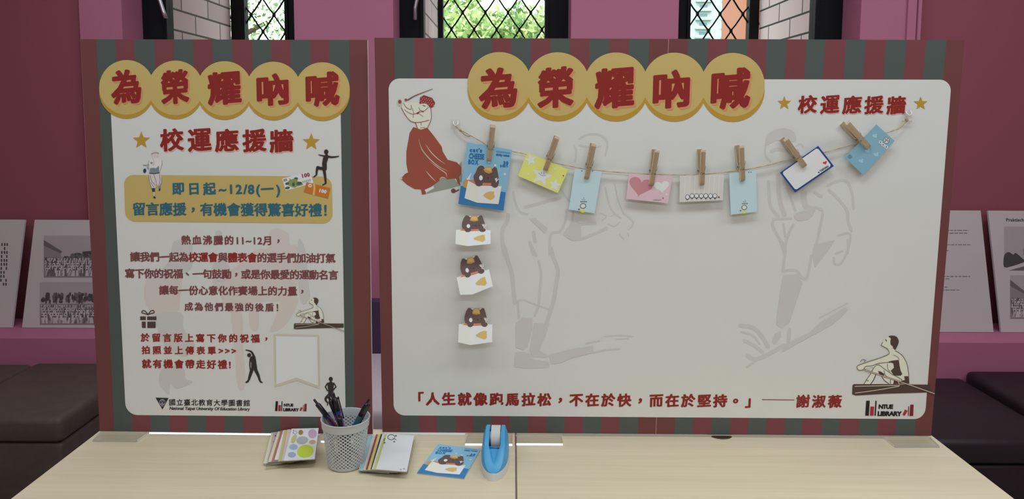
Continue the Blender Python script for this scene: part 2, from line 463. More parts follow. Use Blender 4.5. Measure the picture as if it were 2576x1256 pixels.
def window(n, x0, x1, fl, fr, ox0, ox1, phase, post_l, post_r, zph):
    root = struct(empty('window_%d' % n, ((x0+x1)/2, YF, SILL)))
    cx = (x0+x1)/2
    b = MB(); h = 2.45 - SILL
    b.box((x0-cx, 0, 0), (x0-cx+fl, 0.05, h), BLACK); b.box((x1-cx-fr, 0, 0), (x1-cx, 0.05, h), BLACK)
    b.box((x0-cx+fl, 0, 0), (x1-cx-fr, 0.05, 0.05), BLACK); b.box((x0-cx+fl, 0, h-0.05), (x1-cx-fr, 0.05, h), BLACK)
    b.box((x0-cx+fl-0.012, -0.008, 0.0005), (x0-cx+fl+0.002, 0.058, h-0.0005), BLACK); b.box((x1-cx-fr-0.002, -0.008, 0.0005), (x1-cx-fr+0.012, 0.058, h-0.0005), BLACK)
    fo = b.build('window_frame', root)
    b = MB(); b.box((x0-cx+fl+0.002, 0.02, 0.05), (x1-cx-fr-0.002, 0.026, h-0.05), clear('window_glass', (0.985, 0.99, 0.99), -0.02, 0.02)); b.build('pane', root)
    # security grille at the outer face of the wall: expanded steel diamonds between two posts
    y = YO1 + 0.035 - YF
    if post_l: b = MB(); b.box((ox0-cx, y-0.03, -0.2), (ox0-cx+post_l, y+0.03, h+0.5), BLACK); b.build('grille_post', root)
    if post_r: b = MB(); b.box((ox1-cx-post_r, y-0.03, -0.2), (ox1-cx, y+0.03, h+0.5), BLACK); b.build('grille_post', root)
    b = MB(); wd, hh = 56.6/FPX*(YO1+1.533), 41.5/FPX*(YO1+1.533)
    i0 = int((ox0 - phase)/wd) - 2; i1 = int((ox1 - phase)/wd) + 2
    for j in range(-6, 6):
        zz = zph + j*hh - SILL
        for i in range(i0, i1):
            xx = phase + (i + (0.5 if j % 2 else 0)) * wd
            if not (ox0 + post_l - wd/2 < xx < ox1 - post_r + wd/2): continue
            b.box((xx-cx-0.0075, y-0.006, zz-0.011), (xx-cx+0.0075, y+0.006, zz+0.011), BLACK)
            for sx in (-1, 1):
                b.tube([(xx-cx+sx*0.005, y, zz+0.009), (xx-cx+sx*0.024, y, zz+0.032), (xx-cx+sx*(wd/2-0.005), y, zz+hh-0.009)], 0.0046, BLACK, 6)
    b.build('grille', root)
    return root, fo
zn = lambda y: at_y(1288, y, YO1).z
w1, f1_ = window(1, ax(307, YP), ax(740, YP), ax(420, YF) - ax(307, YP), ax(740, YP) - ax(718, YF), XB[0], XM[0], ax(627, YO1), ax(614, YO1) - XB[0], 0, zn(38))
w2, f2_ = window(2, ax(989, YP), ax(1437, YP), ax(1065, YF) - ax(989, YP), ax(1437, YP) - ax(1372, YF), XB[1], XM[1], ax(1163, YO1), ax(1114, YO1) - XB[1], 0, zn(30))
w3, f3_ = window(3, ax(1707, YP), ax(2165, YP), ax(1735, YF) - ax(1707, YP), ax(2165, YP) - ax(2050, YF), XM[2], XB[2], ax(1758, YO1), 0, XB[2] - ax(1886, YO1), zn(31))
for wv, fo, pts in ((w1, f1_, [(417, 46), (411, 30), (400, -4), (392, -30)]), (w2, f2_, [(1044, 50), (1044, 20), (1050, -10), (1052, -30)])):
    P_ = [at_y(x, y, YF - 0.035) - wv.location for x, y in pts]
    b = MB(); b.tube(P_, 0.0085, STEEL, 8); b.tube([P_[-1], P_[-1] + Vector((0, 0.037, 0))], 0.010, STEEL, 8)
    o = b.build('window_stay', wv, smooth=True); o['label'] = 'silver window stay arm'

for i, (lx, ly, lk) in enumerate(LAMPS):
    t = empty('ceiling_light', (lx, ly, CEIL))
    tag(t, 'white ceiling strip light, ' + ['left one above the tables', 'middle one above the tables', 'right one above the tables', 'left one behind the viewer', 'middle one behind the viewer', 'right one behind the viewer', 'left one added to brighten the window wall', 'middle one added to brighten the window wall', 'right one added to brighten the window wall'][i], 'ceiling light', 'ceiling strip lights')
    b = MB(); m = mat('lamp_housing', (0.8, 0.8, 0.8), 0.5)
    b.box((-0.6, -0.16, -0.03), (0.6, 0.16, -0.0005), m); b.build('housing', t)

# ------------------------------------------------------------------ outdoors
GRASS = mat('grass_green', (0.12, 0.22, 0.05), 0.9)
slab('ground_outside', (-150, 2.6, -0.12), (150, 400, -0.02), GRASS)
LEAF = [mat('leaf_%s' % n, c, 0.6, 0.2) for n, c in (('pale', (0.42, 0.56, 0.24)), ('mid', (0.27, 0.45, 0.17)), ('deep', (0.12, 0.25, 0.09)), ('yellow', (0.46, 0.52, 0.18)))]
BARK = mat('bark_brown', (0.10, 0.07, 0.05), 0.9)
def leaf(b, p, s, m, rnd):
    a = Vector((rnd.gauss(0,1), rnd.gauss(0,1), rnd.gauss(0,1))).normalized(); c = a.cross(Vector((rnd.gauss(0,1), rnd.gauss(0,1), rnd.gauss(0,1)))).normalized()
    b.face([p - a*s, p - c*s*0.45, p + a*s, p + c*s*0.45], m)
def tree(name, label, loc, blobs, nleaf, size, trunk_h, mats, seed, bloom=None):
    rnd = random.Random(seed)
    t = empty(name, loc); tag(t, label, 'tree', 'trees outside the windows')
    b = MB()
    for k in range(nleaf):
        bl = rnd.choice(blobs); d = Vector((rnd.gauss(0,1), rnd.gauss(0,1), rnd.gauss(0,1))).normalized() * rnd.random()**0.4
        p = Vector(bl[:3]) + Vector((d.x*bl[3], d.y*bl[3], d.z*bl[4]))
        q = p.x*3.1 + p.z*4.3 + 2*sin(p.x*5)
        leaf(b, p, size*rnd.uniform(0.6, 1.3), mats[0 if sin(q) > 0.1 else rnd.randrange(len(mats))], rnd)
    b.build('crown', t)
    b = MB(); b.tube([(0,0,0), (0.03,0,trunk_h*0.5), (0,0.02,trunk_h)], [0.13, 0.1, 0.07], BARK, 8)
    for bl in blobs: b.tube([(0,0,trunk_h*0.8), ((bl[0])*0.5, bl[1]*0.5, (trunk_h+bl[2])/2), bl[:3]], [0.06, 0.04, 0.02], BARK, 6)
    b.build('trunk', t, smooth=True)
    return t
tree('leafy_tree', 'bright green bushy tree filling the middle window', (0.0, 7.6, 0), [(-0.55,0,2.2,0.75,0.5), (0.1,0.1,2.25,0.8,0.52), (0.75,0,2.1,0.6,0.5), (-0.2,0,1.6,1.1,0.7), (0.5,0,1.6,1.0,0.6)], 15000, 0.05, 1.6, LEAF, 3)
tree('leafy_tree', 'darker green tree at the left edge of the middle window behind the grille', (-1.15, 9.4, 0), [(0,0,2.8,0.75,0.9), (-0.6,0,2.4,0.7,0.8), (0.4,0.2,2.0,0.8,0.8)], 6000, 0.065, 1.8, LEAF, 5)
tree('sparse_tree', 'thin-leaved tree against white sky in the left window', (-3.3, 6.0, 0), [(0.35,0,2.75,0.42,0.42), (0.75,0.2,2.35,0.4,0.35), (0.2,0.1,2.25,0.5,0.3), (0.7,-0.2,2.9,0.35,0.3)], 1700, 0.028, 1.9, [LEAF[1], LEAF[2], LEAF[0]], 9)

TWR = mat('tower_white_render', (0.44, 0.50, 0.51), 0.7); TWS = mat('tower_slab_grey', (0.26, 0.33, 0.34), 0.7); TWG = mat('tower_window_teal', (0.12, 0.25, 0.28), 0.3, 0.5)
ORG = mat('orange_tile', (0.36, 0.135, 0.08), 0.7); GLS = mat('window_glass_grey', (0.33, 0.38, 0.42), 0.3, 0.5)
t = empty('apartment_tower', (68.5, 250, 0)); tag(t, 'white high-rise with rows of balconies in the right window', 'building')
b = MB(); b.box((-9, 0, 0), (8.3, 14, 70), TWR); b.build('wall', t)
for col_x in (-4.6, 4.2):
    for k in range(8, 16):
        b = MB(); b.box((col_x-2.6, -1.4, k*3.0), (col_x+2.6, 0, k*3.0+0.35), TWS); b.box((col_x-2.6, -1.4, k*3.0+0.35), (col_x+2.6, -1.25, k*3.0+1.1), TWR); bo = b.build('balcony', t)
        b = MB(); b.box((col_x-1.2, -0.1, k*3.0+1.0), (col_x+1.4, 0.02, k*3.0+2.3), TWG); b.build('window', t)
t = empty('orange_building', (40.5, 120, 0)); tag(t, 'orange tiled apartment block beside the white high-rise', 'building')
b = MB(); b.box((-3.2, 0, 0), (9, 12, 40), ORG); b.build('wall', t)
for k in (13.2, 16.8, 20.4):
    b = MB(); b.box((-2.3, -0.12, k), (-1.25, 0.02, k+1.7), GLS); b.build('window', t)

# ------------------------------------------------------------------ benches, posters and what stands behind the tables
LEATH = mat('brown_leatherette', (0.085, 0.062, 0.052), 0.5, 0.3, noise=0.25, nscale=40)
LEATH_B = mat('black_leatherette', (0.022, 0.012, 0.016), 0.5, 0.3, noise=0.2, nscale=40)
GREYP = mat('pale_grey_leatherette', (0.55, 0.46, 0.49), 0.5, 0.3, noise=0.05, nscale=40)
def bench(label, x0, x1, y0, y1, z, m, group='padded benches under the ledge'):
    t = empty('padded_bench', ((x0+x1)/2, (y0+y1)/2, 0)); tag(t, label, 'bench', group)
    hw, hd = (x1-x0)/2, (y1-y0)/2
    b = MB(); b.box((-hw+0.004, -hd+0.004, 0.03), (hw-0.004, hd-0.004, z-0.085), m, 0.012); smooth_angle(b.build('base', t), 30)
    b = MB(); b.box((-hw, -hd, z-0.083), (hw, hd, z), m, 0.022); smooth_angle(b.build('seat_cushion', t), 30)
    for sx in (-1, 1):
        for sy in (-1, 1):
            b = MB(); b.box((sx*(hw-0.06)-0.02, sy*(hd-0.06)-0.02, 0), (sx*(hw-0.06)+0.02, sy*(hd-0.06)+0.02, 0.034), BLACK); b.build('leg', t)
    return t
bench('dark brown leatherette bench left of the tables, its right end beside the striped board', -1.855, -1.435, 0.72, 1.255, 0.440, LEATH)
bench('dark brown leatherette bench at the far left, cut by the edge of the photo', -2.70, -1.865, 0.72, 1.255, 0.434, LEATH)
bench('black leatherette bench right of the tables, the lower of the two', 1.315, 1.745, 0.69, 1.255, 0.397, LEATH_B)
bench('black leatherette bench at the far right, standing a little higher', 1.755, 2.6, 0.76, 1.255, 0.425, LEATH_B)
bench('pale grey bench glimpsed in the gap between the two boards', -0.80, -0.12, 0.66, 1.255, 0.500, GREYP)
b = MB(); b.box((-0.27, 0, 0), (0.27, 0.05, 0.203), mat('dark_purple_card', (0.055, 0.03, 0.075), 0.5), 0.004)
o = b.build('box', None, (-0.44, 1.19, 0.5005)); tag(o, 'dark purple box standing on the pale bench, glimpsed between the boards', 'box')
gold = mat('gold_lettering', (0.55, 0.38, 0.16), 0.4); b = MB()
for k in range(4): b.box((0.0165, -0.0006, 0.14 - k*0.011), (0.0215 + (k % 2)*0.002, 0.001, 0.147 - k*0.011), gold)
b.build('gilt_mark', o)

PAPER = mat('poster_paper', (0.53, 0.47, 0.48), 0.5, 0.3); PEDGE = mat('poster_foam_edge', (0.58, 0.50, 0.53), 0.7)
PH = [mat('photo_grey_%d' % k, seen(v, v*0.93, v*0.95, 0.40), 0.35, 0.35) for k, v in enumerate((48, 68, 92, 112, 128))]
INK = mat('poster_ink', (0.07, 0.06, 0.065), 0.6); INK2 = mat('poster_small_print', (0.15, 0.13, 0.14), 0.6)
lean = atan2(0.118, 0.44)
PP = Plane((0, 1.405, LEDGE_Z + 0.0015), (1, 0, 0), (0, sin(lean), cos(lean)))
def poster(label, x0, x1, h):
    t = empty('poster_board', (0, 0, 0)); t.matrix_world = PP.mat((x0+x1)/2, 0)
    tag(t, label, 'poster', 'exhibition posters leaning on the ledge'); hw = (x1-x0)/2
    b = MB(); b.box((-hw, 0.0, 0), (hw, 0.010, h), PEDGE); b.face([(-hw, -0.00004, 0), (hw, -0.00004, 0), (hw, -0.00004, h), (-hw, -0.00004, h)], PAPER); b.build('panel', t)
    return t, ((x0+x1)/2, 0)
def pu(x, y): return PP.uv(x, y)
hL = pu(82, 553)[1]; hR = pu(2487, 530)[1]
xa = pu(70, 700)[0]
tA, bA = poster('exhibition poster with two old crowd photographs, leaning beside the left end of the striped board', xa, xa + 0.594, hL)
tB, bB = poster('exhibition poster with columns of text at the left edge of the photo', pu(45, 700)[0] - 0.594, pu(45, 700)[0], hL)
xr = pu(2484, 690)[0]
tC, bC = poster('text-only exhibition poster just right of the striped board', xr - 0.594, xr, hR)
xr2 = pu(2503, 690)[0]
tD, bD = poster('exhibition poster with old photographs and a short heading at the right edge of the photo', xr2, xr2 + 0.594, hR)
def crowd_photo(name, par, base, q, kind, seed):
    """an old black and white photograph: sky, trees or a gabled hall, and rows of people in pale clothes"""
    rnd = random.Random(seed); A = Art(PP, base)
    x0, y0, x1, y1 = q
    A.poly([(x0,y0),(x1,y0),(x1,y1),(x0,y1)], PH[3], 1)
    W, H = x1-x0, y1-y0
    hz = y0 + H*0.52
    if kind == 2:
        A.poly([(x0, y0+H*.72), (x0+W*.3, y0+H*.70), (x0+W*.6, y0+H*.78), (x1, y0+H*.74), (x1, y1), (x0, y1)], PH[4], 2)
        A.poly([(x0, y0+H*.66), (x0+W*.10, y0+H*.58), (x0+W*.20, y0+H*.64), (x0+W*.26, y0+H*.60), (x0+W*.42, y0+H*.74), (x0+W*.50, y0+H*.78), (x0+W*.36, y0+H*.84), (x0+W*.18, y0+H*.90), (x0, y0+H*.92)], PH[0], 3, 3)
        A.poly([(x0+W*.1, y1), (x0+W*.45, y0+H*.90), (x0+W*.9, y0+H*.80), (x1, y0+H*.80), (x1, y1)], PH[1], 3)
        for k in range(26): A.ellipse((x0+W*rnd.uniform(.45,.97), y0+H*rnd.uniform(.45,.74)), W*rnd.uniform(.02,.05), H*rnd.uniform(.03,.07), PH[rnd.choice((0,1,1,2))], 4, n=10)
        return A.build(name, par)
    A.poly([(x0, hz), (x1, hz-2), (x1, y1), (x0, y1)], PH[2], 2)
    if kind == 0:
        A.poly([(x0, y0+H*0.12), (x0+W*0.32, y0+H*0.40), (x0+W*0.32, y0+H*0.66), (x0, y0+H*0.66)], PH[2], 3)
        A.poly([(x0, y0+H*0.10), (x0+W*0.34, y0+H*0.38), (x0+W*0.30, y0+H*0.42), (x0, y0+H*0.24)], PH[1], 4)
        A.ellipse((x0+W*0.2, y0+H*0.60), W*0.06, H*0.08, PH[0], 4)
        for k in range(36): A.ellipse((x0+W*rnd.uniform(0.38, 0.95), y0+H*rnd.uniform(0.44, 0.54)), W*rnd.uniform(.02,.05), H*rnd.uniform(.02,.045), PH[rnd.randrange(2)], 5, n=10)
        A.poly([(x0+W*.7, y0+H*.38),(x0+W*.9, y0+H*.36),(x0+W*.92, y0+H*.44),(x0+W*.72, y0+H*.44)], PH[0], 5); A.ellipse((x0+W*0.05, y0+H*0.60), W*0.03, H*0.08, PH[0], 4)
    else:
        for k in range(70): A.ellipse((x0+W*rnd.uniform(.03,.97), y0+H*rnd.uniform(0.28, 0.46)), W*rnd.uniform(.015,.035), H*rnd.uniform(.03,.07), PH[rnd.choice((0,0,1))], 5, n=10)
    for row in range(6):
        n = 34 - row*3
        for k in range(n):
            cx = x0 + W*(k + rnd.uniform(.2,.8))/n; cy = y0 + H*(0.56 + row*0.065); sz = H*(0.030 + row*0.006); sl = rnd.uniform(-.5, .9)*sz
            cx = min(max(cx, x0 + sz*1.2), x1 - sz*1.2)
            A.poly([(cx-sz*0.35+sl, cy-sz), (cx+sz*0.35+sl, cy-sz), (cx+sz*0.42, cy+sz*1.3), (cx-sz*0.42, cy+sz*1.3)], PH[rnd.choice((3,4,4,4,1))], 6 + row*0.7)
            A.ellipse((cx+sl, cy-sz*1.25), sz*0.26, sz*0.28, PH[0], 6.3 + row*0.7, n=7)
    return A.build(name, par)
crowd_photo('photograph', tA, bA, (110, 593, 248, 699), 0, 1)
crowd_photo('photograph', tA, bA, (100, 710, 246, 818), 1, 2)
crowd_photo('photograph', tD, bD, (2526, 570, 2640, 681), 2, 4)
crowd_photo('photograph', tD, bD, (2541, 693, 2655, 803), 0, 5)
A = Art(PP, bB); rnd = random.Random(8)
for cx in (-8, -2, 5, 12, 18):
    for k in range(11):
        if rnd.random() < 0.8: A.poly([(cx-1.8-k*0.3, 612+k*10), (cx+1.8-k*0.3, 612+k*10), (cx+1.8-k*0.3, 612+k*10+7), (cx-1.8-k*0.3, 612+k*10+7)], INK, 1)
A.build('text_block', tB)
A = Art(PP, bC)
for x0, x1, y in ((2340, 2436, 579), (2340, 2436, 586), (2345, 2441, 615), (2345, 2386, 630), (2345, 2443, 695), (2345, 2390, 701), (2345, 2383, 722), (2345, 2414, 729)):
    x = x0; rnd = random.Random(y)
    while x < x1:
        l = rnd.uniform(5, 14); A.poly([(x, y), (min(x+l, x1), y), (min(x+l, x1), y+1.9), (x, y+1.9)], INK2, 1); x += l + 2
A.build('text_block', tC)
A = Art(PP, bD); lettering(A, 'Praktische', (2531, 549, 2582, 558), INK, 1, (0.04, 0.03), slant=0); A.build('heading', tD)
A = Art(PP, bA); A.poly([(228, 573), (234, 573), (234, 580), (228, 580)], mat('seal_red', (0.3, 0.02, 0.05), 0.6), 1); A.build('seal', tA)

# ------------------------------------------------------------------ the two tables
OAK = wood('pale_oak_laminate', (0.72, 0.615, 0.43), (0.81, 0.705, 0.505), (3.0, 150.0, 3.0), 0.42, 0.35)
OAK_E = mat('pale_edge_band', (0.60, 0.52, 0.42), 0.5)
LEGM = mat('grey_table_leg', (0.32, 0.32, 0.33), 0.4, 0.5, 0.6)
def table(label, x0, x1):
    t = empty('table', ((x0+x1)/2, -0.28, 0)); tag(t, label, 'table', 'tables pushed together'); hw = (x1-x0)/2
    b = MB(); b.box((-hw, -0.3, TZ-0.025), (hw, 0.305, TZ), OAK, 0.0018); smooth_angle(b.build('tabletop', t), 30)
    b = MB(); b.box((-hw+0.05, 0.26, TZ-0.07), (hw-0.05, 0.285, TZ-0.026), LEGM); b.box((-hw+0.05, -0.27, TZ-0.07), (hw-0.05, -0.245, TZ-0.026), LEGM); b.build('frame', t)
    for sx in (-1, 1):
        for sy in (-0.262, 0.272):
            b = MB(); b.box((sx*(hw-0.07)-0.02, sy-0.02, 0), (sx*(hw-0.07)+0.02, sy+0.02, TZ-0.026), LEGM); b.build('leg', t)
    return t
tabL = table('pale oak table on the left, holding the pen cup and note trays', -0.9015, 0.0015)
tabR = table('pale oak table on the right, bare but for the board standing on it', 0.0045, 0.9045)
gp = at_z(1814, 1098, TZ)
b = MB(); b.lathe([(0.0005, 0.0022), (0.024, 0.0022), (0.027, 0.0012), (0.0275, 0.0)], mat('dark_brown_plastic', (0.045, 0.022, 0.014), 0.4, 0.4), n=36)
o = b.build('cable_grommet', None, (gp.x, gp.y + 0.012, TZ), smooth=True); tag(o, 'dark brown round cable grommet in the right table, half under the board', 'cable grommet')

# ------------------------------------------------------------------ the two display boards
C_BROWN = mat('print_brown_red', seen(92, 53, 51), 0.55); C_RED = mat('print_stripe_red', seen(100, 54, 58), 0.55)
C_GREEN = mat('print_stripe_green', seen(66, 72, 69), 0.55); C_WHITE = mat('print_white', seen(179, 179, 176), 0.55)
C_YEL = mat('print_yellow', seen(165, 144, 88), 0.55); C_GOLD = mat('print_gold', seen(156, 122, 46), 0.55)
C_INKR = mat('print_title_red', seen(116, 34, 30), 0.55); C_SHAD = mat('print_letter_shadow', seen(176, 118, 84), 0.55)
C_SHP = mat('print_letter_shadow_pink', seen(186, 146, 132), 0.55)
C_TEAL = mat('print_teal', seen(42, 86, 100), 0.55); C_BODY = mat('print_body_brown', seen(104, 58, 60), 0.55); C_BRED = mat('print_body_red', seen(120, 38, 36), 0.55)
C_BLK = mat('print_black', seen(30, 26, 28), 0.55); C_DKBR = mat('print_dark_brown', seen(68, 54, 48), 0.55); C_SIL = mat('print_silhouette', seen(46, 40, 38), 0.55)
C_CREAM = mat('print_cream', seen(188, 187, 173), 0.55); C_GH1 = mat('print_ghost_grey', seen(169, 167, 164), 0.55); C_GH2 = mat('print_ghost_pink', seen(176, 168, 163), 0.55)
C_NAVY = mat('print_navy', seen(38, 36, 52), 0.55); C_PURE = mat('print_pure_white', seen(186, 187, 194), 0.55); C_BEIGE = mat('print_beige', seen(170, 164, 150), 0.55)
C_OARB = mat('print_oar_beige', seen(166, 150, 134), 0.55); C_FOAM = mat('foam_board_edge', (0.78, 0.74, 0.76), 0.6)
C_SKIRT = mat('print_skirt_red', seen(131, 68, 54), 0.55); C_SAGE = mat('print_sage', seen(126, 132, 120), 0.55); C_PINKL = mat('print_pink_line', seen(184, 154, 144), 0.55)
C_HAT = mat('print_hat_red', seen(122, 44, 40), 0.55); C_ORG = mat('print_orange', seen(166, 98, 40), 0.55)

def plane_of(x, y, yaw, ln, z):
    ex = Vector((cos(yaw), sin(yaw), 0)); n = Vector((-sin(yaw), cos(yaw), 0))
    return Plane((x, y, z), ex, n*sin(ln) + Vector((0, 0, cos(ln))))
BL = plane_of(-0.894367, -0.001301, -0.0145856, -0.0033607, TZ + 0.0038); WL, HL = 0.590576, 0.835115
BR = plane_of(-0.284864, 0.001301, -0.005434, -0.0454743, TZ + 0.0037); WR, HR = 1.180889, 0.838212
TH = 0.006
def display_board(pl, wd, ht, label, cuts, colours, seam=None):
    root = empty('display_board'); root.matrix_world = pl.mat()
    tag(root, label, 'display board', 'striped display boards on the tables')
    b = MB()
    f = 0.0; yb = TH
    b.face([(0,0,0),(0,yb,0),(0,yb,ht),(0,0,ht)], C_FOAM); b.face([(wd,0,0),(wd,0,ht),(wd,yb,ht),(wd,yb,0)], C_FOAM)
    b.face([(0,0,0),(wd,0,0),(wd,yb,0),(0,yb,0)], C_FOAM); b.face([(0,0,ht),(0,yb,ht),(wd,yb,ht),(wd,0,ht)], C_FOAM)
    b.face([(0,yb,0),(wd,yb,0),(wd,yb,ht),(0,yb,ht)], C_FOAM)
    us = [0.0] + [pl.uv(x, y)[0] for x, y in cuts] + [wd]
    for i in range(len(us)-1):
        b.face([(us[i],0,0),(us[i+1],0,0),(us[i+1],0,ht),(us[i],0,ht)], colours[i])
    if seam:
        u = pl.uv(*seam)[0]; b.face([(u-0.0005,-LAY*0.5,0),(u+0.0005,-LAY*0.5,0),(u+0.0005,-LAY*0.5,ht),(u-0.0005,-LAY*0.5,ht)], mat('print_seam', seen(150, 120, 120), 0.55))
    b.build('panel', root)
    return root
G, R_, B_ = C_GREEN, C_RED, C_BROWN
boardL = display_board(BL, WL, HL, 'upright striped notice board, the smaller one on the left, full of red Chinese writing',
    [(x, 115) for x in (242.7, 290.5, 339, 388.7, 437, 485.8, 534.5, 584, 634, 681.8, 731, 780, 827, 878.6)],
    [B_, G, R_, G, R_, G, R_, G, R_, G, R_, G, R_, G, B_])
boardR = display_board(BR, WR, HR, 'wide striped display board on the right, with a string of clipped note cards',
    [(x, 112) for x in (991.8, 1041, 1089.9, 1139.6, 1188.4, 1237.3, 1286, 1335.5, 1385, 1433.7, 1483.4, 1533, 1582, 1632.4, 1731.4, 1780, 1830, 1880.4, 1929.3, 1978, 2028, 2075.5, 2127.5, 2176.5, 2228.5, 2279.5, 2329, 2380.3)],
    [B_, G, R_, G, R_, G, R_, G, R_, G, R_, G, R_, G, B_, G, R_, G, R_, G, R_, G, R_, G, R_, G, R_, G, B_], (1681.5, 110))

def board_art(bl, root):
    def go(name, fn, label=None, **k):
        A = Art(bl); fn(A); return A.build(name, root, label)
    return go
# ---- left board
go = board_art(BL, boardL)
go('white_field', lambda A: A.rrect([(276.5, 235), (856.3, 240), (869.6, 1049.5), (316.5, 1044.5)], [0, 0, 30, 30], C_WHITE, 1))
def ghosts(A):
    A.view(340, 560, 2.854)
    A.poly([(85,400),(200,380),(330,370),(320,560),(300,650),(160,700),(70,560)], C_GH2, 2, 4)
    A.poly([(270,150),(330,120),(400,130),(412,250),(400,330),(330,372),(190,360),(250,260)], C_GH1, 3, 4)
    A.poly([(575,70),(600,55),(625,75),(615,100),(585,100)], C_GH1, 2, 3)
    A.poly([(150,660),(330,650),(345,760),(420,860),(420,930),(330,960),(215,880),(160,760)], C_GH1, 3, 4)
    A.poly([(205,1040),(340,1040),(360,1120),(412,1148),(300,1195),(255,1160),(240,1235),(205,1200),(168,1140)], C_GH1, 3, 4)
    A.poly([(970,60),(1040,45),(1100,85),(1112,160),(1168,180),(1172,400),(1100,560),(870,570),(690,650),(600,500),(560,420),(720,320),(860,200),(960,180)], C_GH2, 2, 4)
    A.poly([(1170,130),(1222,200),(1245,450),(1252,540),(1195,585),(1170,400)], C_GH1, 3, 4)
    A.poly([(560,300),(620,270),(680,330),(640,420),(570,400)], C_GH1, 4, 4)
    A.poly([(690,630),(765,650),(775,900),(792,1160),(740,1190),(712,900)], C_GH2, 2, 3)
    A.poly([(820,600),(880,620),(885,760),(850,780),(822,740)], C_GH2, 2, 3)
    A.poly([(1050,560),(1172,540),(1120,680),(1045,765),(968,782),(1010,680)], C_GH2, 2, 3)
go('faint_figures', ghosts)
def badges(cx0, cy0, cx1, cy1, r, drop):
    def fn(A):
        for k in range(5):
            c = (cx0 + (cx1-cx0)*k/4, cy0 + (cy1-cy0)*k/4)
            A.ellipse((c[0], c[1]+drop), r, r, C_GOLD, 6 + k*0.02, n=64); A.ellipse(c, r, r, C_YEL, 7 + k*0.02, n=64)
    return fn
go('title_badge', badges(318.5, 220.0, 811, 225.7, 69, 9.5))
def title(boxes, dx):
    def fn(A):
        for c, bx in zip('為榮耀吶喊', boxes): lettering(A, c, bx, C_INKR, 10, (0.05, 0.036), False, 0.08, (C_SHAD, dx, -dx), squeeze=None)
    return fn
def glyph_fit(A, c, bx, m, lay, wgt, shadow, slant=0.08):
    """one big brush character stretched to its own box"""
    vs = glyph(c)[0]; sx = (max(p[0] for p in vs)-min(p[0] for p in vs)+2*wgt[0]); sy = (max(p[1] for p in vs)-min(p[1] for p in vs)+2*wgt[1])
    asp = ((bx[2]-bx[0])/(bx[3]-bx[1])) / (sx/sy)
    lettering(A, c, bx, m, lay, wgt, False, slant, shadow, squeeze=asp)
def title(boxes, dx):
    def fn(A):
        for c, bx in zip('為榮耀吶喊', boxes): glyph_fit(A, c, bx, C_INKR, 10, (0.046, 0.034), (C_SHAD, dx, -dx))
    return fn
go('title_lettering', title([(278, 175, 356, 262), (404, 175.5, 476, 262), (521, 180, 608, 264), (644.5, 185, 727, 266), (768, 181.5, 855, 268)], 0.0032))
def subtitle(centres, half, dx, st):
    def fn(A):
        for c, (x, y) in zip('校運應援牆', centres): glyph_fit(A, c, (x-half, y-half*0.94, x+half, y+half*0.94), C_INKR, 6, (0.04, 0.03), (C_SHP, dx, -dx), 0.07)
    return fn
go('subtitle_lettering', subtitle([(432, 352), (502, 352.5), (570, 353), (640, 353.5), (708, 354.5)], 30.5, 0.0018, None))
for c in ((355.5, 353.5), (783, 357.5)): go('star', lambda A: A.star(c, 22.5, C_GOLD, 5))
go('notice_box', lambda A: A.rrect([(311.5, 440), (834.5, 444.5), (837, 562.5), (315.5, 557.5)], 25, C_YEL, 5))
go('notice_lettering', lambda A: (lettering(A, '即日起~12/8(一)', (433, 457, 705, 493.5), C_TEAL, 8, (0.042, 0.032)), lettering(A, '留言應援，有機會獲得驚喜好禮！', (334, 507, 822, 547), C_TEAL, 8, (0.036, 0.026))))
def body(A):
    W_ = (0.036, 0.025)
    lettering(A, '熱血沸騰的11~12月，', (456, 591, 697, 618.5), C_BODY, 5, W_)
    red = {i: C_BRED for i in (6, 7, 8, 10, 11, 12)}
    lettering(A, '讓我們一起為校運會與體表會的選手們加油打氣', (327, 632.5, 844, 663.5), C_BODY, 5, W_, alt=red)
    lettering(A, '寫下你的祝福、一句鼓勵，或是你最愛的運動名言', (314, 674.5, 851, 705.5), C_BODY, 5, W_)
    lettering(A, '讓每一份心意化作賽場上的力量，', (400, 717, 757, 746), C_BODY, 5, W_)
    lettering(A, '成為他們最強的後盾！', (463.5, 760, 700, 785.5), C_BODY, 5, W_)
go('body_lettering', body)
def howto(A):
    W_ = (0.042, 0.030)
    lettering(A, '於留言版上寫下你的祝福，', (354, 837.5, 667, 864), C_BRED, 5, W_)
    lettering(A, '拍照並上傳表單>>>', (356, 869.5, 594, 894.5), C_BRED, 5, W_)
    lettering(A, '就有機會帶走好禮!', (357, 903, 580.5, 930), C_BRED, 5, W_)
go('instruction_lettering', howto)
def gift(A):
    A.view(340, 560, 2.854)
    for q in (((36,675),(76,675),(76,701),(36,701)), ((86,675),(153,675),(153,701),(86,701)), ((47,712),(76,712),(76,758),(49,757)), ((87,712),(147,712),(147,758),(87,758))): A.poly(q, C_DKBR, 5)
    A.stroke([(92,662),(70,655),(48,648),(52,636),(66,634),(82,648),(92,662)], 7, C_DKBR, 5); A.stroke([(92,662),(112,655),(136,648),(132,634),(116,634),(102,648),(92,662)], 7, C_DKBR, 5)
go('gift_icon', gift)
def ribbon(A):
    A.poly([(688.5, 841), (802.5, 843.5), (805, 979), (746, 958), (691, 975)], C_BEIGE, 5)
    A.poly([(694, 846.5), (798, 848.5), (800, 970.5), (745.5, 950.5), (695.5, 967.5)], C_PURE, 6)
go('ribbon_tag', ribbon)
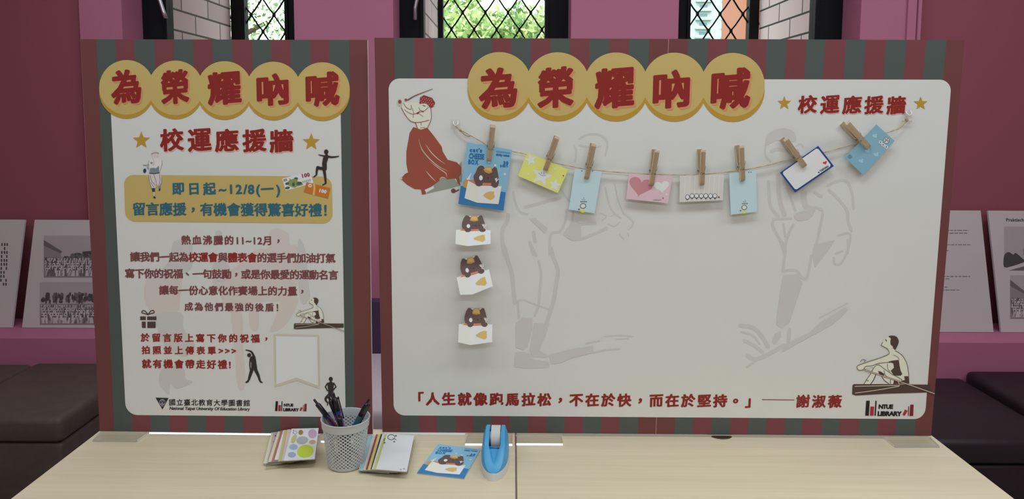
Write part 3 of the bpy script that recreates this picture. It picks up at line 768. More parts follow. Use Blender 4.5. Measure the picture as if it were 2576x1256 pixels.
def dancer(A):
    A.view(700, 360, 8.37)
    A.ellipse((1010,185), 46, 50, C_SIL, 9); A.poly([(988,220),(1035,220),(1045,258),(1060,290),(1045,350),(1020,410),(1022,530),(990,575),(930,525),(923,430),(940,320),(968,270),(990,250)], C_SIL, 9)
    A.stroke([(1030,280),(1130,296),(1220,288),(1280,276)], 40, C_SIL, 9, taper=(46, 16)); A.stroke([(985,278),(900,258),(845,245)], 30, C_SIL, 9, taper=(34, 14))
    A.stroke([(990,548),(880,530),(830,515)], 64, C_SIL, 9); A.stroke([(826,515),(808,600),(805,670)], 50, C_SIL, 9, taper=(58, 30)); A.stroke([(808,665),(750,712)], 26, C_SIL, 9)
    A.stroke([(962,560),(985,700),(1000,850)], 60, C_SIL, 9, taper=(66, 36)); A.stroke([(1000,852),(938,882)], 26, C_SIL, 9)
go('dancer_silhouette', dancer)
def stretcher(A):
    A.view(590, 860, 10.47)
    A.ellipse((384,356), 52, 54, C_SIL, 6); A.stroke([(288,218),(370,236),(450,275),(500,370),(520,430)], 50, C_SIL, 6, taper=(22, 74))
    A.poly([(395,450),(430,390),(520,370),(560,450),(580,600),(602,740),(540,770),(510,742),(480,775),(412,765),(440,690),(440,560)], C_SIL, 6)
    A.stroke([(410,460),(402,600),(416,740)], 34, C_SIL, 6); A.stroke([(455,745),(405,900),(365,1020),(290,1080)], 60, C_SIL, 6, taper=(96, 26)); A.stroke([(550,735),(625,890),(675,1040),(742,1080)], 60, C_SIL, 6, taper=(96, 24))
    A.ellipse((340,1062), 45, 18, C_SIL, 6, -0.5); A.ellipse((700,1068), 46, 17, C_SIL, 6, 0.3)
go('stretching_silhouette', stretcher)
def hipman(A):
    A.view(780, 930, 4.653)
    A.ellipse((242,112), 24, 26, C_SIL, 6); A.poly([(232,130),(252,130),(256,148),(280,158),(272,240),(268,320),(212,320),(212,240),(200,158),(228,148)], C_SIL, 6)
    A.stroke([(204,162),(178,202),(204,248)], 16, C_SIL, 6, 0); A.stroke([(278,162),(304,202),(264,248)], 16, C_SIL, 6, 0)
    A.stroke([(232,290),(180,345),(206,390)], 30, C_SIL, 6, taper=(40, 16)); A.stroke([(206,385),(204,418)], 14, C_SIL, 6); A.stroke([(256,300),(272,370),(270,430)], 30, C_SIL, 6, taper=(40, 18))
go('standing_silhouette', hipman)
C_PG = mat('print_pitcher_grey', seen(186, 183, 182), 0.55); C_PD = mat('print_pitcher_slate', seen(104, 116, 120), 0.55); C_PP = mat('print_pitcher_trouser', seen(182, 170, 168), 0.55); C_PDK = mat('print_pitcher_dark', seen(46, 52, 54), 0.55); C_GLV = mat('print_glove_blue', seen(38, 58, 76), 0.55)
def pitcher(A):
    A.view(340, 370, 8.967)
    A.poly([(365,150),(375,100),(430,82),(490,100),(525,130),(508,200),(490,235),(440,262),(400,240),(388,190)], C_PP, 6)
    A.stroke([(372,158),(410,140),(470,128),(525,140)], 16, C_PD, 7)
    A.poly([(310,300),(390,255),(500,245),(590,295),(608,350),(580,480),(540,600),(318,600),(308,470),(250,420),(180,405),(190,388),(300,395)], C_PG, 7)
    A.poly([(330,480),(420,470),(470,480),(535,420),(545,600),(320,602)], C_PD, 8); A.stroke([(180,405),(240,412),(290,400)], 14, C_PD, 8)
    A.ellipse((215,535), 34, 50, C_GLV, 8, 0.1); A.stroke([(300,400),(280,470),(300,500)], 14, C_PD, 8); A.ellipse((370,360), 28, 22, C_PD, 8)
    A.stroke([(318,300),(305,380),(312,480)], 6, C_PD, 8); A.stroke([(590,300),(606,350),(580,470),(555,550)], 6, C_PD, 8); A.stroke([(400,262),(430,350),(400,420)], 6, C_PD, 8); A.stroke([(320,590),(430,602),(545,580)], 16, C_PDK, 9)
    A.poly([(308,604),(560,600),(598,690),(602,790),(585,850),(520,885),(478,800),(462,915),(372,935),(330,800)], C_PP, 7)
    for s_ in ([(340,640),(370,760),(450,860)], [(420,620),(460,740),(480,800)], [(545,620),(560,740),(540,860)], [(350,800),(420,900)], [(308,640),(325,790),(370,930)], [(595,690),(595,800),(560,870)]): A.stroke(s_, 13, C_PD, 8)
    A.poly([(372,930),(446,930),(446,1012),(388,1016)], C_PDK, 8); A.poly([(404,1014),(440,1014),(440,1115),(416,1115)], C_PP, 8); A.poly([(410,1110),(440,1110),(470,1150),(440,1165),(416,1155)], C_PDK, 9)
    A.poly([(526,880),(570,885),(572,960),(548,995),(526,985)], C_PD, 8); A.poly([(540,940),(572,930),(560,990),(530,992)], C_PDK, 9)
go('baseball_player', pitcher)
def vouchers(A):
    A.view(700, 360, 8.37)
    A.poly([(80,750),(672,600),(742,845),(160,1005)], C_PURE, 7)
    gr = mat('print_leaf_green', seen(112, 126, 78), 0.55); gd = mat('print_deep_green', seen(66, 80, 56), 0.55)
    A.poly([(180,860),(230,790),(240,740),(270,770),(340,740),(380,720),(420,760),(400,800),(480,830),(520,880),(400,915),(350,940),(270,920)], gr, 8, 3)
    A.ellipse((185,855), 40, 26, gd, 9, -0.3); A.ellipse((195,945), 50, 26, gd, 9, -0.2); A.ellipse((375,742), 40, 20, gd, 9); A.ellipse((440,850), 60, 34, gd, 9, -0.2); A.ellipse((320,870), 30, 40, gd, 9)
    for k in range(3): A.stroke([(118+k*26,765-k*6),(128+k*26,808-k*6)], 13, C_DKBR, 9)
    lettering(A, '100', (500, 634, 662, 722), mat('print_price_red', seen(116, 44, 54), 0.55), 9, (0.05, 0.04), False, 0, slope=-0.22)
    for k in range(5): A.stroke([(520+k*36, 800-k*9),(526+k*36, 838-k*9)], 16, mat('print_code_grey', seen(120, 124, 134), 0.55), 9)
    A.poly([(592,822),(1095,950),(1045,1168),(538,1032)], C_ORG, 10)
    A.stroke([(752,862),(760,960),(745,1085)], 44, mat('print_orange_light', seen(208, 146, 84), 0.55), 11)
    A.ellipse((670,897), 38, 38, C_PURE, 11); A.ellipse((672,898), 18, 14, C_ORG, 12)
    lettering(A, '100', (866, 975, 1018, 1056), C_PURE, 12, (0.06, 0.05), False, 0, slope=0.2)
go('printed_vouchers', vouchers)
def rower(sc, ox, oy, right, oar_end):
    def fn(A):
        A.view(ox, oy, sc)
        A.poly([(80,765),(100,748),(right,755),(right,862),(540,880),(130,905),(75,890)], C_DKBR, 6)
        A.poly([(575,262),(640,258),(700,300),(790,390),(832,480),(852,600),(857,735),(780,738),(640,748),(580,742),(520,690),(470,610),(410,598),(370,680),(330,748),(240,746),(270,690),(320,610),(368,530),(350,510),(230,540),(180,560),(145,540),(140,510),(200,470),(330,430),(480,380),(570,345),(560,290)], C_CREAM, 7)
        A.poly([(410,602),(470,612),(520,690),(578,744),(332,748),(372,680)], C_WHITE, 8)
        A.poly([(575,95),(602,88),(650,180),(640,250),(600,262),(556,262),(520,238),(472,216),(498,178),(496,160),(525,130)], C_CREAM, 8)
        A.poly([(572,92),(630,80),(690,100),(717,160),(700,215),(680,255),(664,278),(640,250),(628,225),(604,205),(600,150),(606,120)], C_DKBR, 9, 2)
        A.poly([(570,440),(630,424),(715,414),(728,500),(740,560),(765,610),(740,632),(690,632),(640,620),(606,562),(650,522),(640,462)], C_DKBR, 9)
        A.poly([(790,640),(845,638),(854,735),(640,748),(650,690),(740,705),(800,690)], C_DKBR, 9)
        A.poly([(430,568),(470,575),(520,610),(510,630),(450,612)], C_DKBR, 9); A.poly([(320,700),(400,600),(412,602),(372,690),(318,744),(280,700)], C_DKBR, 9) if False else None
        for s_, w_ in (([(668,288),(760,350),(825,460),(850,600),(856,735)], 9), ([(472,214),(520,240),(560,266),(582,330),(480,380),(300,440),(165,488),(143,520),(165,555),(228,552),(260,505),(350,495),(440,462),(600,448)], 9),
                       ([(240,745),(285,670),(330,605),(370,530),(430,480),(520,540),(640,625)], 8), ([(330,745),(370,690),(408,602)], 14), ([(480,640),(520,700),(580,742)], 12), ([(512,560),(530,620),(570,660)], 7), ([(560,470),(565,540),(600,580)], 7),
                       ([(495,175),(478,205),(475,216)], 7), ([(535,135),(548,155)], 14), ([(190,440),(215,412),(262,420),(240,440)], 8), ([(270,690),(300,705)], 8), ([(640,345),(700,375),(725,410)], 6), ([(600,690),(600,740)], 10), ([(640,620),(700,650),(760,690)], 9)):
            A.stroke(s_, w_*0.8, C_DKBR, 10)
        A.stroke([(235,548),(420,612),(700,702),oar_end], 20, C_DKBR, 11, 3); A.stroke([(235,548),(420,612),(700,702),oar_end], 12, C_OARB, 12, 3)
        A.stroke([(112,778),(400,772),(725,766)], 12, C_OARB, 11); A.stroke([(120,870),(400,832),(715,778)], 12, C_OARB, 11); A.stroke([(700,700),(725,745),(745,748)], 10, C_OARB, 12)
    return fn
go('rower_drawing', rower(10.35, 731.9, 741.5, 1375, (1378, 955)))
def uni_logo(A):
    A.view(370, 980, 5.8545)
    A.poly([(124,122),(316,128),(226,297)], C_NAVY, 5); A.ellipse((224,190), 44, 46, mat('print_emblem_grey', seen(150, 140, 144), 0.55), 6); A.ellipse((224,190), 36, 38, C_NAVY, 7)
    A.poly([(224,150),(246,172),(224,216),(202,172)], MATS['print_emblem_grey'], 8); A.poly([(224,160),(238,174),(224,200),(210,174)], C_NAVY, 9); A.stroke([(196,214),(252,216)], 10, MATS['print_emblem_grey'], 8); A.stroke([(212,244),(238,246)], 10, MATS['print_emblem_grey'], 8)
go('university_emblem', uni_logo)
go('university_lettering', lambda A: (lettering(A, '國立臺北教育大學圖書館', (425.5, 1003.5, 628.5, 1023.5), C_BLK, 5, (0.016, 0.012), slant=0.1), lettering(A, 'National Taipei University Of Education Library', (425.5, 1023.5, 627.5, 1036), C_BLK, 5, (0.03, 0.02), slant=0.0, italic=0.2, tilt=True)))
def library_logo(ox, oy, sc):
    """coordinates as on the large board"""
    dr = mat('print_book_red', seen(140, 40, 50), 0.55); dd = mat('print_book_maroon', seen(106, 30, 38), 0.55)
    def fn(A):
        A.view(ox, oy, sc)
        A.poly([(268,976),(318,976),(304,1182),(254,1182)], C_BLK, 5); A.poly([(326,1056),(378,1056),(370,1182),(318,1182)], dr, 5); A.poly([(394,976),(412,976),(400,1182),(382,1182)], C_BLK, 5)
        lettering(A, 'NTUE', (438, 1026, 640, 1090), C_BLK, 5, (0.07, 0.06), False, 0.0); lettering(A, 'LIBRARY', (424, 1120, 756, 1188), C_BLK, 5, (0.07, 0.06), False, 0.0)
        A.poly([(800,1096),(838,1114),(800,1182),(766,1172)], dr, 5); A.poly([(846,1054),(858,1054),(852,1184),(840,1184)], dd, 5); A.poly([(874,1030),(920,1030),(914,1186),(862,1186)], dd, 5)
    return fn
go('library_logo', library_logo(691.8 - 254/8.35, 1010 - 976/8.35, 8.35))

# ---- right board
go = board_art(BR, boardR)
go('white_field', lambda A: A.rrect([(977.2, 197.5), (2394, 200.6), (2326.5, 1055), (990.5, 1045.5)], [28, 30, 27, 28], C_WHITE, 1))
def ghost_batter(A):
    A.view(1230, 320, 3.925)
    for s_, w_ in (([(890,115),(960,80),(1060,70),(1140,105),(1170,160),(1150,280)], 22), ([(840,180),(862,240),(850,340)], 20), ([(890,180),(1000,200),(1100,190)], 20), ([(360,790),(480,760),(600,725),(700,700)], 32), ([(190,870),(180,930),(140,1000),(130,1090),(150,1256)], 40),
                   ([(240,640),(262,750),(310,840),(380,860)], 22), ([(770,820),(752,930),(700,1030),(612,1060),(600,1256)], 26), ([(832,830),(822,930),(800,980)], 16), ([(840,965),(950,955),(1050,950)], 30), ([(900,1110),(1030,1060),(1160,1000)], 30), ([(1330,850),(1420,930),(1410,985),(1380,1010)], 16),
                   ([(1150,600),(1200,800),(1300,900)], 18), ([(1240,560),(1280,740),(1330,850)], 14), ([(440,1040),(455,1130)], 34), ([(405,1140),(440,1256)], 34), ([(1290,1060),(1330,1110)], 14), ([(1180,960),(1240,980),(1290,940)], 12), ([(1100,850),(1160,880),(1120,920)], 12), ([(1370,1050),(1380,1080)], 14), ([(1200,880),(1260,860),(1300,900)], 12), ([(700,600),(760,690),(800,740)], 14)): A.stroke(s_, w_, C_GH1, 2)
    A.poly([(400,910),(450,890),(580,1000),(550,1050)], C_GH1, 3); A.poly([(740,1040),(840,930),(900,960),(905,1095),(830,1122),(760,1085)], C_GH1, 3, 3)
    A.view(1230, 620, 3.925)
    for s_, w_ in (([(150,0),(190,150),(225,260),(240,400),(255,560)], 40), ([(420,0),(465,90)], 30), ([(490,150),(515,270),(502,450),(490,580),(450,690)], 24), ([(612,20),(640,120),(682,240),(660,400),(642,520),(610,630),(568,765)], 38), ([(272,545),(340,530),(420,560),(500,590),(590,620)], 15), ([(285,560),(295,705)], 22), ([(960,960),(1090,935)], 16), ([(1030,1052),(1150,1025),(1290,1015)], 18), ([(1140,890),(1300,880),(1425,892)], 14), ([(1260,918),(1380,912)], 10)): A.stroke(s_, w_, C_GH1, 2)
    A.poly([(265,760),(330,705),(430,712),(432,800),(382,990),(340,1025),(265,1000)], C_GH1, 3); A.poly([(450,757),(592,770),(560,880),(520,960),(500,1030),(595,1085),(560,1100),(430,1092),(400,1030),(430,880)], C_GH1, 3)
    A.poly([(260,1050),(340,1042),(400,1060),(440,1120),(592,1142),(590,1200),(360,1205),(245,1190)], C_GH1, 3); A.poly([(595,1075),(800,1020),(1030,985),(1030,1050),(800,1110),(700,1155),(610,1162)], C_GH1, 4)
go('faint_batter', ghost_batter)
def ghost_pitcher(A):
    A.view(1860, 300, 3.694)
    A.poly([(245,180),(300,110),(420,85),(510,120),(522,210),(440,195),(330,205),(250,245)], C_GH1, 3, 3)
    for s_, w_ in (([(250,200),(240,330),(290,395)], 20), ([(300,300),(350,280),(450,300)], 34), ([(530,250),(570,230),(590,260)], 18), ([(270,580),(280,760),(300,830),(360,905)], 30), ([(360,520),(372,740),(420,890)], 40), ([(440,640),(480,740),(520,850)], 24), ([(600,680),(610,800),(680,840)], 54), ([(320,930),(480,925)], 22), ([(318,940),(312,1000),(380,1130),(420,1256)], 26), ([(500,980),(445,1100),(425,1200)], 26), ([(410,980),(425,1090)], 22), ([(690,820),(770,850),(760,960),(730,1100),(700,1256)], 24),
                   ([(830,660),(900,720),(1000,850),(1010,950),(1040,1040)], 28), ([(820,620),(900,580),(1000,580),(1050,700),(1060,830)], 24), ([(920,1080),(1030,1070),(1005,1250)], 20), ([(700,680),(760,720)], 30)): A.stroke(s_, w_, C_GH1, 2)
    A.poly([(510,890),(600,850),(700,860),(640,930),(540,945)], C_GH1, 3, 2)
    A.view(1840, 600, 3.694)
    for s_, w_ in (([(440,0),(500,90),(490,200),(480,300)], 26), ([(520,0),(500,80)], 18), ([(475,305),(600,300),(650,362),(700,368),(730,240),(740,160)], 26), ([(1080,20),(1080,110),(1020,230),(960,240),(950,180)], 20), ([(970,145),(1030,120)], 18), ([(540,850),(530,960)], 32), ([(820,740),(950,670),(1080,605)], 14), ([(80,812),(200,830),(290,920),(340,1010)], 38), ([(90,870),(200,905),(260,980)], 18), ([(120,950),(230,1010),(290,1060)], 30), ([(150,1090),(220,1125),(340,1080),(480,1000)], 40), ([(140,1200),(250,1120)], 20)): A.stroke(s_, w_, C_GH1, 2)
    A.poly([(770,60),(960,15),(900,110),(830,200),(775,270),(755,150)], C_GH1, 3); A.poly([(480,345),(610,335),(662,420),(600,600),(540,780),(470,840),(415,800),(450,520)], C_GH1, 3)
    A.poly([(375,960),(400,890),(460,860),(460,920),(400,990)], C_GH1, 3); A.poly([(468,1060),(490,990),(720,880),(830,780),(1060,640),(1082,668),(940,800),(700,930)], C_GH1, 4)
go('faint_pitcher', ghost_pitcher)
def lady(A):
    A.view(990, 210, 4.33)
    br = C_DKBR
    A.poly([(345,1205),(440,1140),(440,1095),(510,1045),(540,1025),(590,1045),(660,1038),(725,1110),(620,1142),(480,1172)], C_SAGE, 4); A.poly([(700,1020),(745,985),(742,1080),(715,1060)], C_SAGE, 4); A.poly([(716,880),(742,850),(742,990),(720,990)], C_SAGE, 4)
    A.poly([(338,1160),(428,1122),(442,1142),(355,1190)], C_PURE, 6)
    A.poly([(215,475),(265,492),(300,507),(365,480),(440,572),(525,690),(535,742),(590,832),(690,860),(738,910),(735,990),(712,1020),(728,1110),(700,1085),(680,1035),(580,1045),(540,1022),(505,1040),(500,1060),(430,1112),(345,1160),(352,1206),(310,1211),(298,1155),(230,1150),(150,1105),(78,1040),(125,985),(158,970),(140,872),(140,742),(175,540)], C_SKIRT, 5)
    A.poly([(110,205),(180,212),(270,205),(300,300),(380,275),(405,268),(412,380),(372,478),(300,503),(255,490),(240,432),(180,405),(120,330),(85,265)], C_CREAM, 6)
    A.poly([(280,222),(370,222),(385,250),(332,300),(292,292),(275,260)], C_CREAM, 7)
    A.poly([(286,190),(290,150),(330,128),(420,158),(453,210),(440,248),(405,268),(380,240),(340,212),(282,222)], C_HAT, 8)
    for j in range(5):
        for k in range(6):
            x, y = 305 + k*26 + (j % 2)*12 - j*3, 150 + j*20 + k*6
            if x < 440 and y < 250: A.ellipse((x, y), 6, 4, C_PINKL, 9, n=8)
    A.stroke([(150,182),(230,136),(330,95),(425,60)], 9, mat('print_bat_brown', seen(104, 66, 62), 0.55), 8, taper=(13, 5))
    A.ellipse((66,208), 27, 38, C_BEIGE, 6); A.ellipse((68,200), 19, 22, mat('print_hand_brown', seen(122, 64, 56), 0.55), 8); A.ellipse((134,178), 14, 14, MATS['print_hand_brown'], 8)
    for s_, w_ in (([(110,215),(140,262),(192,282),(190,235)], 5), ([(85,262),(120,330),(180,405),(250,425),(330,415),(385,400)], 6), ([(120,285),(150,310),(215,335),(280,310),(330,310)], 5), ([(215,335),(215,370)], 5), ([(405,268),(412,380),(372,478)], 6), ([(240,432),(262,490)], 7), ([(300,430),(302,455)], 5), ([(290,485),(340,478)], 4), ([(276,262),(292,294),(332,300),(370,270)], 5), ([(205,270),(222,330)], 4), ([(322,240),(345,246)], 7), ([(280,330),(320,360)], 4)): A.stroke(s_, w_, MATS['print_hand_brown'], 9)
    A.poly([(248,326),(285,300),(278,326),(258,336)], C_HAT, 9)
    for s_ in ([(272,600),(310,720),(400,830),(500,910),(595,955)], [(348,660),(400,740),(480,820),(565,880)], [(350,950),(400,1010),(462,1072)], [(398,855),(500,930),(570,980),(580,1025)]): A.stroke(s_, 11, C_PINKL, 7, taper=True)
    A.stroke([(498,1050),(530,1022),(580,1040)], 10, C_PINKL, 7, taper=True); A.ellipse((85,1036), 12, 14, C_PINKL, 6)
    A.ellipse((652,1170), 26, 25, MATS['print_bat_brown'], 5); A.stroke([(670,1180),(708,1160)], 11, C_DKBR, 5)
go('batter_drawing', lady)
go('title_badge', badges(1256.2, 211.2, 1843.4, 213.2, 80.2, 13))
go('title_lettering', title([(1204, 170, 1302, 273), (1352, 168.5, 1444, 272), (1495.5, 170, 1597, 273), (1642, 176, 1736, 273), (1788, 172, 1889, 275)], 0.0040))
go('subtitle_lettering', subtitle([(2031.5, 262.5), (2088, 263), (2143.5, 263.5), (2199, 263.8), (2255, 264.6)], 24.2, 0.0014, None))
for c in ((1973, 259.5), (2316, 260.5)): go('star', lambda A: A.star(c, 18, C_GOLD, 5))
def quote(A):
    W_ = (0.046, 0.034)
    lettering(A, '「人生就像跑馬拉松，不在於快，而在於堅持。」', (1052, 985.5, 1889, 1027.5), C_INKR, 5, W_)
    A.poly([(1917, 1005), (1998.5, 1006), (1998.5, 1007.6), (1917, 1006.6)], C_INKR, 5)
    lettering(A, '謝淑薇', (2003, 993.5, 2118, 1027), C_INKR, 5, (0.038, 0.028))
go('quote_lettering', quote)
go('rower_drawing', rower(5.4625, 2130, 830, 1150, (1205, 878)))
go('library_logo', library_logo(2130, 830, 5.4625))

# the slim clear rails that hold the boards' lower edges between the feet
UNLIT_EDGE = mat('unlit_acrylic_edge', (0.36, 0.33, 0.28), 0.6, 0.3)  # darker copy of the edge colour where no lamp streak shows
def rail(root, pl, x0, x1, y, m=None):
    u0 = pl.uv(x0, y)[0]; u1 = pl.uv(x1, y)[0]
    b = MB(); z0, z1 = -0.0033, -0.0002
    sec = [(-0.0004, z0), (-0.0046, z0), (-0.0046, z0 + 0.0004), (-0.0018, z1), (-0.0004, z1)]
    b.grid([[(u, y_, z_) for y_, z_ in sec] for u in (u0, u1)], m or mat('streak_acrylic_edge', (0.80, 0.80, 0.78), 0.12, 0.8, coat=1.0), True, True, True)
    b.build('bottom_rail', root, fixn=True)
rail(boardL, BL, 377, 805, 1090); rail(boardR, BR, 966, 1170, 1090); rail(boardR, BR, 1415, 2218, 1094, UNLIT_EDGE)

# acrylic feet of the boards
ACR = clear('clear_acrylic', (0.95, 0.95, 0.94), 0.01, 0.12)
ACE = mat('acrylic_cut_edge', (0.78, 0.78, 0.75), 0.2, 0.6)
STREAK_EDGE = mat('streak_acrylic_edge', (0.80, 0.80, 0.78), 0.12, 0.8, coat=1.0)  # white base colour helps paint the lamp streak along the edge
def foot(label, pts, front=None):
    P = [at_z(x, y, TZ + 0.0035) for x, y in pts]
    c = sum(P, Vector()) / 4
    t = empty('acrylic_foot', (c.x, c.y, TZ)); tag(t, label, 'acrylic stand', 'clear acrylic feet under the boards')
    b = MB(); lo = [(p.x-c.x, p.y-c.y, 0.0004) for p in P]; hi = [(p.x-c.x, p.y-c.y, 0.0034) for p in P]
    b.face(lo[::-1], ACR); b.face(hi, ACR)
    for k in (0, 1, 3): b.face([lo[k], lo[(k+1) % 4], hi[(k+1) % 4], hi[k]], ACE)
    b.face([lo[2], lo[3], (lo[3][0], lo[3][1]-0.0034, lo[3][2]), (lo[2][0], lo[2][1]-0.0034, lo[2][2])], ACE); b.face([hi[2], (lo[2][0], lo[2][1]-0.0034, 0.0004), (lo[3][0], lo[3][1]-0.0034, 0.0004), hi[3]], front or STREAK_EDGE)
    b.build('base_plate', t)
    b = MB(); x0 = min(p[0] for p in lo); x1 = max(p[0] for p in lo); yb = max(p[1] for p in lo)
    b.box((lo[0][0], yb-0.0035, 0.0036), (lo[1][0], yb-0.0012, 0.0085), ACR); b.build('channel_lip', t)
foot('clear acrylic foot at the left end of the smaller striped board', [(253, 1087), (374, 1087.5), (345, 1107), (234, 1106)], UNLIT_EDGE)
foot('clear acrylic foot at the right end of the smaller board, behind the pen cup', [(826, 1094.5), (936, 1095), (930, 1110), (806, 1109)])
foot('clear acrylic foot behind the blue tape dispenser', [(1177, 1093.5), (1289, 1094), (1289, 1117), (1170, 1116)])
foot('clear acrylic foot just right of the gap between the tables', [(1297, 1094), (1412, 1094.5), (1416, 1116), (1299, 1115.5)])
foot('clear acrylic foot at the right end of the wide striped board', [(2221, 1099), (2340, 1099.5), (2362, 1121), (2250, 1121)], UNLIT_EDGE)

# ------------------------------------------------------------------ the string with its pegs and cards
D_STR, D_CARD = 0.0088, 0.0103
TWINE = mat('jute_twine', seen(150, 134, 108, 0.56), 0.9, 0.1)
PEGW = wood('peg_beech', (0.36, 0.24, 0.135), (0.48, 0.345, 0.215), (260.0, 260.0, 22.0), 0.6, 0.2)
PEGE = mat('peg_pale_end', (0.72, 0.60, 0.44), 0.6)
WIRE = mat('peg_spring_wire', (0.48, 0.44, 0.38), 0.35, 0.5, 0.9)
def world_on(pl, x, y, off):
    u, v = pl.uv(x, y, off); return pl.mat(u, v, off).translation
px = [(1143,313,.004),(1150,322,.006),(1162,329,.008),(1178,338,D_STR),(1210,356,D_STR),(1236,371,D_STR),(1290,381.5,D_STR),(1326,389,D_STR),(1385,407,D_STR),(1440,419.5,D_STR),(1485,427,D_STR),(1560,434,D_STR),(1640,438.5,D_STR),(1708,440,D_STR),(1765,439,D_STR),(1865,428.5,D_STR),(1925,417,D_STR),(1960,408,D_STR),(2015,394,D_STR),(2075,383,D_STR),(2150,361.5,D_STR),(2190,348,D_STR),(2232,333.5,D_STR),(2262,322.5,.0075),(2279,306,.006),(2283,296,.005)]
P = smooth_path([tuple(world_on(BR, x, y, d)) for x, y, d in px], 6)
P = [Vector(p) for p in P]
o0 = P[0].copy()
b = MB(); nrm = BR.n
for s_ in range(2):                             # two twisted strands
    b.tube([p - o0 + (BR.ez*cos(i*1.1 + s_*pi) + nrm*sin(i*1.1 + s_*pi))*0.00050 for i, p in enumerate(P)], 0.00075, TWINE, 6)
o = empty('string', o0); tag(o, 'thin jute string sagging across the white field of the wide board', 'string')
b.build('twine', o, smooth=True)
b = MB(); rnd = random.Random(3)
for q, dr in ((Vector(P[-8]), (0.3, -1)), (Vector(P[10]), (-1, -0.3))):
    pass
kx = world_on(BR, 2281, 301, 0.006) - o0
for k in range(7):
    a = 2*pi*k/7; b.tube([kx + BR.ex*0.0028*cos(a+j*2.4) + BR.ez*(0.0042*sin(a+j*2.4)) - nrm*0.001*sin(3*a+j) for j in range(4)], 0.0011, TWINE, 6)
for s_ in (-1, 1): b.tube([kx, kx + BR.ex*0.006*s_ - BR.ez*0.004, kx + BR.ex*0.010*s_ - BR.ez*0.003 - nrm*0.001], 0.0008, TWINE, 5)
b.build('knot', o, smooth=True)
b = MB(); kl = world_on(BR, 1158, 328, 0.007) - o0
for k in range(5):
    b.tube([kl + BR.ex*(0.002*cos(k*1.3+j*2.2)) + BR.ez*(0.0026*sin(k*1.3+j*2.2)) for j in range(4)], 0.0011, TWINE, 6)
b.tube([Vector(p) for p in smooth_path([tuple(kl), tuple(kl + BR.ex*0.007 - BR.ez*0.0075), tuple(kl + BR.ex*0.014 - BR.ez*0.0115), tuple(kl + BR.ex*0.020 - BR.ez*0.0122)], 5)], [0.0012]*15 + [0.0006], TWINE, 6)
b.build('knot', o, smooth=True)
HOOKM = mat('white_hook_plastic', (0.80, 0.79, 0.78), 0.25, 0.5); HOOKG = clear('hook_clear_pad', (0.992, 0.992, 0.99), 0.0, 0.1)
for (x, y), lb in (((1147, 313), 'small clear adhesive hook holding the left end of the string'), ((2283, 287), 'small clear adhesive hook holding the right end of the string')):
    u, v = BR.uv(x, y, 0.001); t = empty('adhesive_hook'); t.matrix_world = BR.mat(u, v, 0.0022)
    tag(t, lb, 'hook', 'hooks holding the string')
    b = MB(); b.box((-0.011, 0, -0.009), (0.009, 0.0015, 0.010), HOOKG, 0.0005); b.build('backing_pad', t)
    b = MB(); b.tube([(0.004, -0.0005, 0.007), (0.005, -0.005, 0.003), (0.003, -0.0075, -0.001), (0, -0.006, -0.003), (-0.0045, -0.004, 0.001), (-0.005, -0.0005, 0.006)], 0.0014, HOOKM, 8); b.build('hook', t, smooth=True)

def half_mb(front):
    """one wooden leg of a clothes peg, profile in (depth, height); z up to the handles"""
    L = 0.0725; w = 0.0049; s = -1 if front else 1
    prof = [(0.0, -0.024), (0.0004, -0.028), (0.0046, -0.030), (0.0056, -0.026), (0.0064, -0.0085), (0.0050, -0.0076), (0.0050, -0.0062), (0.0066, -0.0052), (0.0100, 0.038), (0.0098, 0.0422), (0.0072, 0.0424), (0.0016, 0.004), (0.0010, -0.002), (0.0, -0.010)]
    b = MB()
    Lf = [(-w, s*y, z) for y, z in prof]; Rt = [(w, s*y, z) for y, z in prof]; n = len(prof)
    b.poly(Lf, PEGE); b.poly(Rt, PEGE)
    for k in range(n):
        k2 = (k+1) % n; b.face([Lf[k], Lf[k2], Rt[k2], Rt[k]], PEGE if k in (8, 9) else PEGW)
    return b
def make_peg():
    t = empty('clothes_peg')
    half_mb(True).build('wooden_leg', t, fixn=True); half_mb(False).build('wooden_leg', t, fixn=True)
    b = MB()
    for sx in (-1, 1):
        for q in range(3):
            b.tube([(sx*(0.0052 + q*0.0008), 0.0022*cos(a*pi/6), -0.001 + 0.0022*sin(a*pi/6)) for a in range(13)], 0.00045, WIRE, 6)
        b.tube([(sx*0.0068, -0.002, -0.001), (sx*0.0070, -0.0052, 0.004), (sx*0.0066, -0.0076, 0.010)], 0.0005, WIRE, 6)
    b.tube([(-0.0062, -0.0058, -0.0069), (0.0062, -0.0058, -0.0069)], 0.0007, WIRE, 6)
    b.build('spring', t, smooth=True)
    return t
PEGS = [((1239.6,317.2),(1229.8,404.4), 4, 'wooden clothes peg clipping the tall blue cat-picture pad, first from the left'),
        ((1399.7,348.7),(1371.6,428.5), 3, 'wooden clothes peg clipping the yellow star card'),
        ((1493.4,363),(1475.4,450), 3, 'wooden clothes peg clipping the pale blue card left of the pink heart card'),
        ((1650.6,378),(1638.6,466.2), 10, 'wooden clothes peg clipping the pink heart card'),
        ((1766,386),(1765.5,466), 12, 'wooden clothes peg clipping the grey striped card'),
        ((1862,368),(1868.3,455.6), 14, 'wooden clothes peg clipping the pale blue card right of the striped card'),
        ((1979.9,357.5),(2026,419.7), 4, 'wooden clothes peg tilted over the white card with a navy border'),
        ((2129.8,312),(2187.5,372.5), 12, 'wooden clothes peg tilted furthest, clipping the teal card at the right')]
peg0 = make_peg()
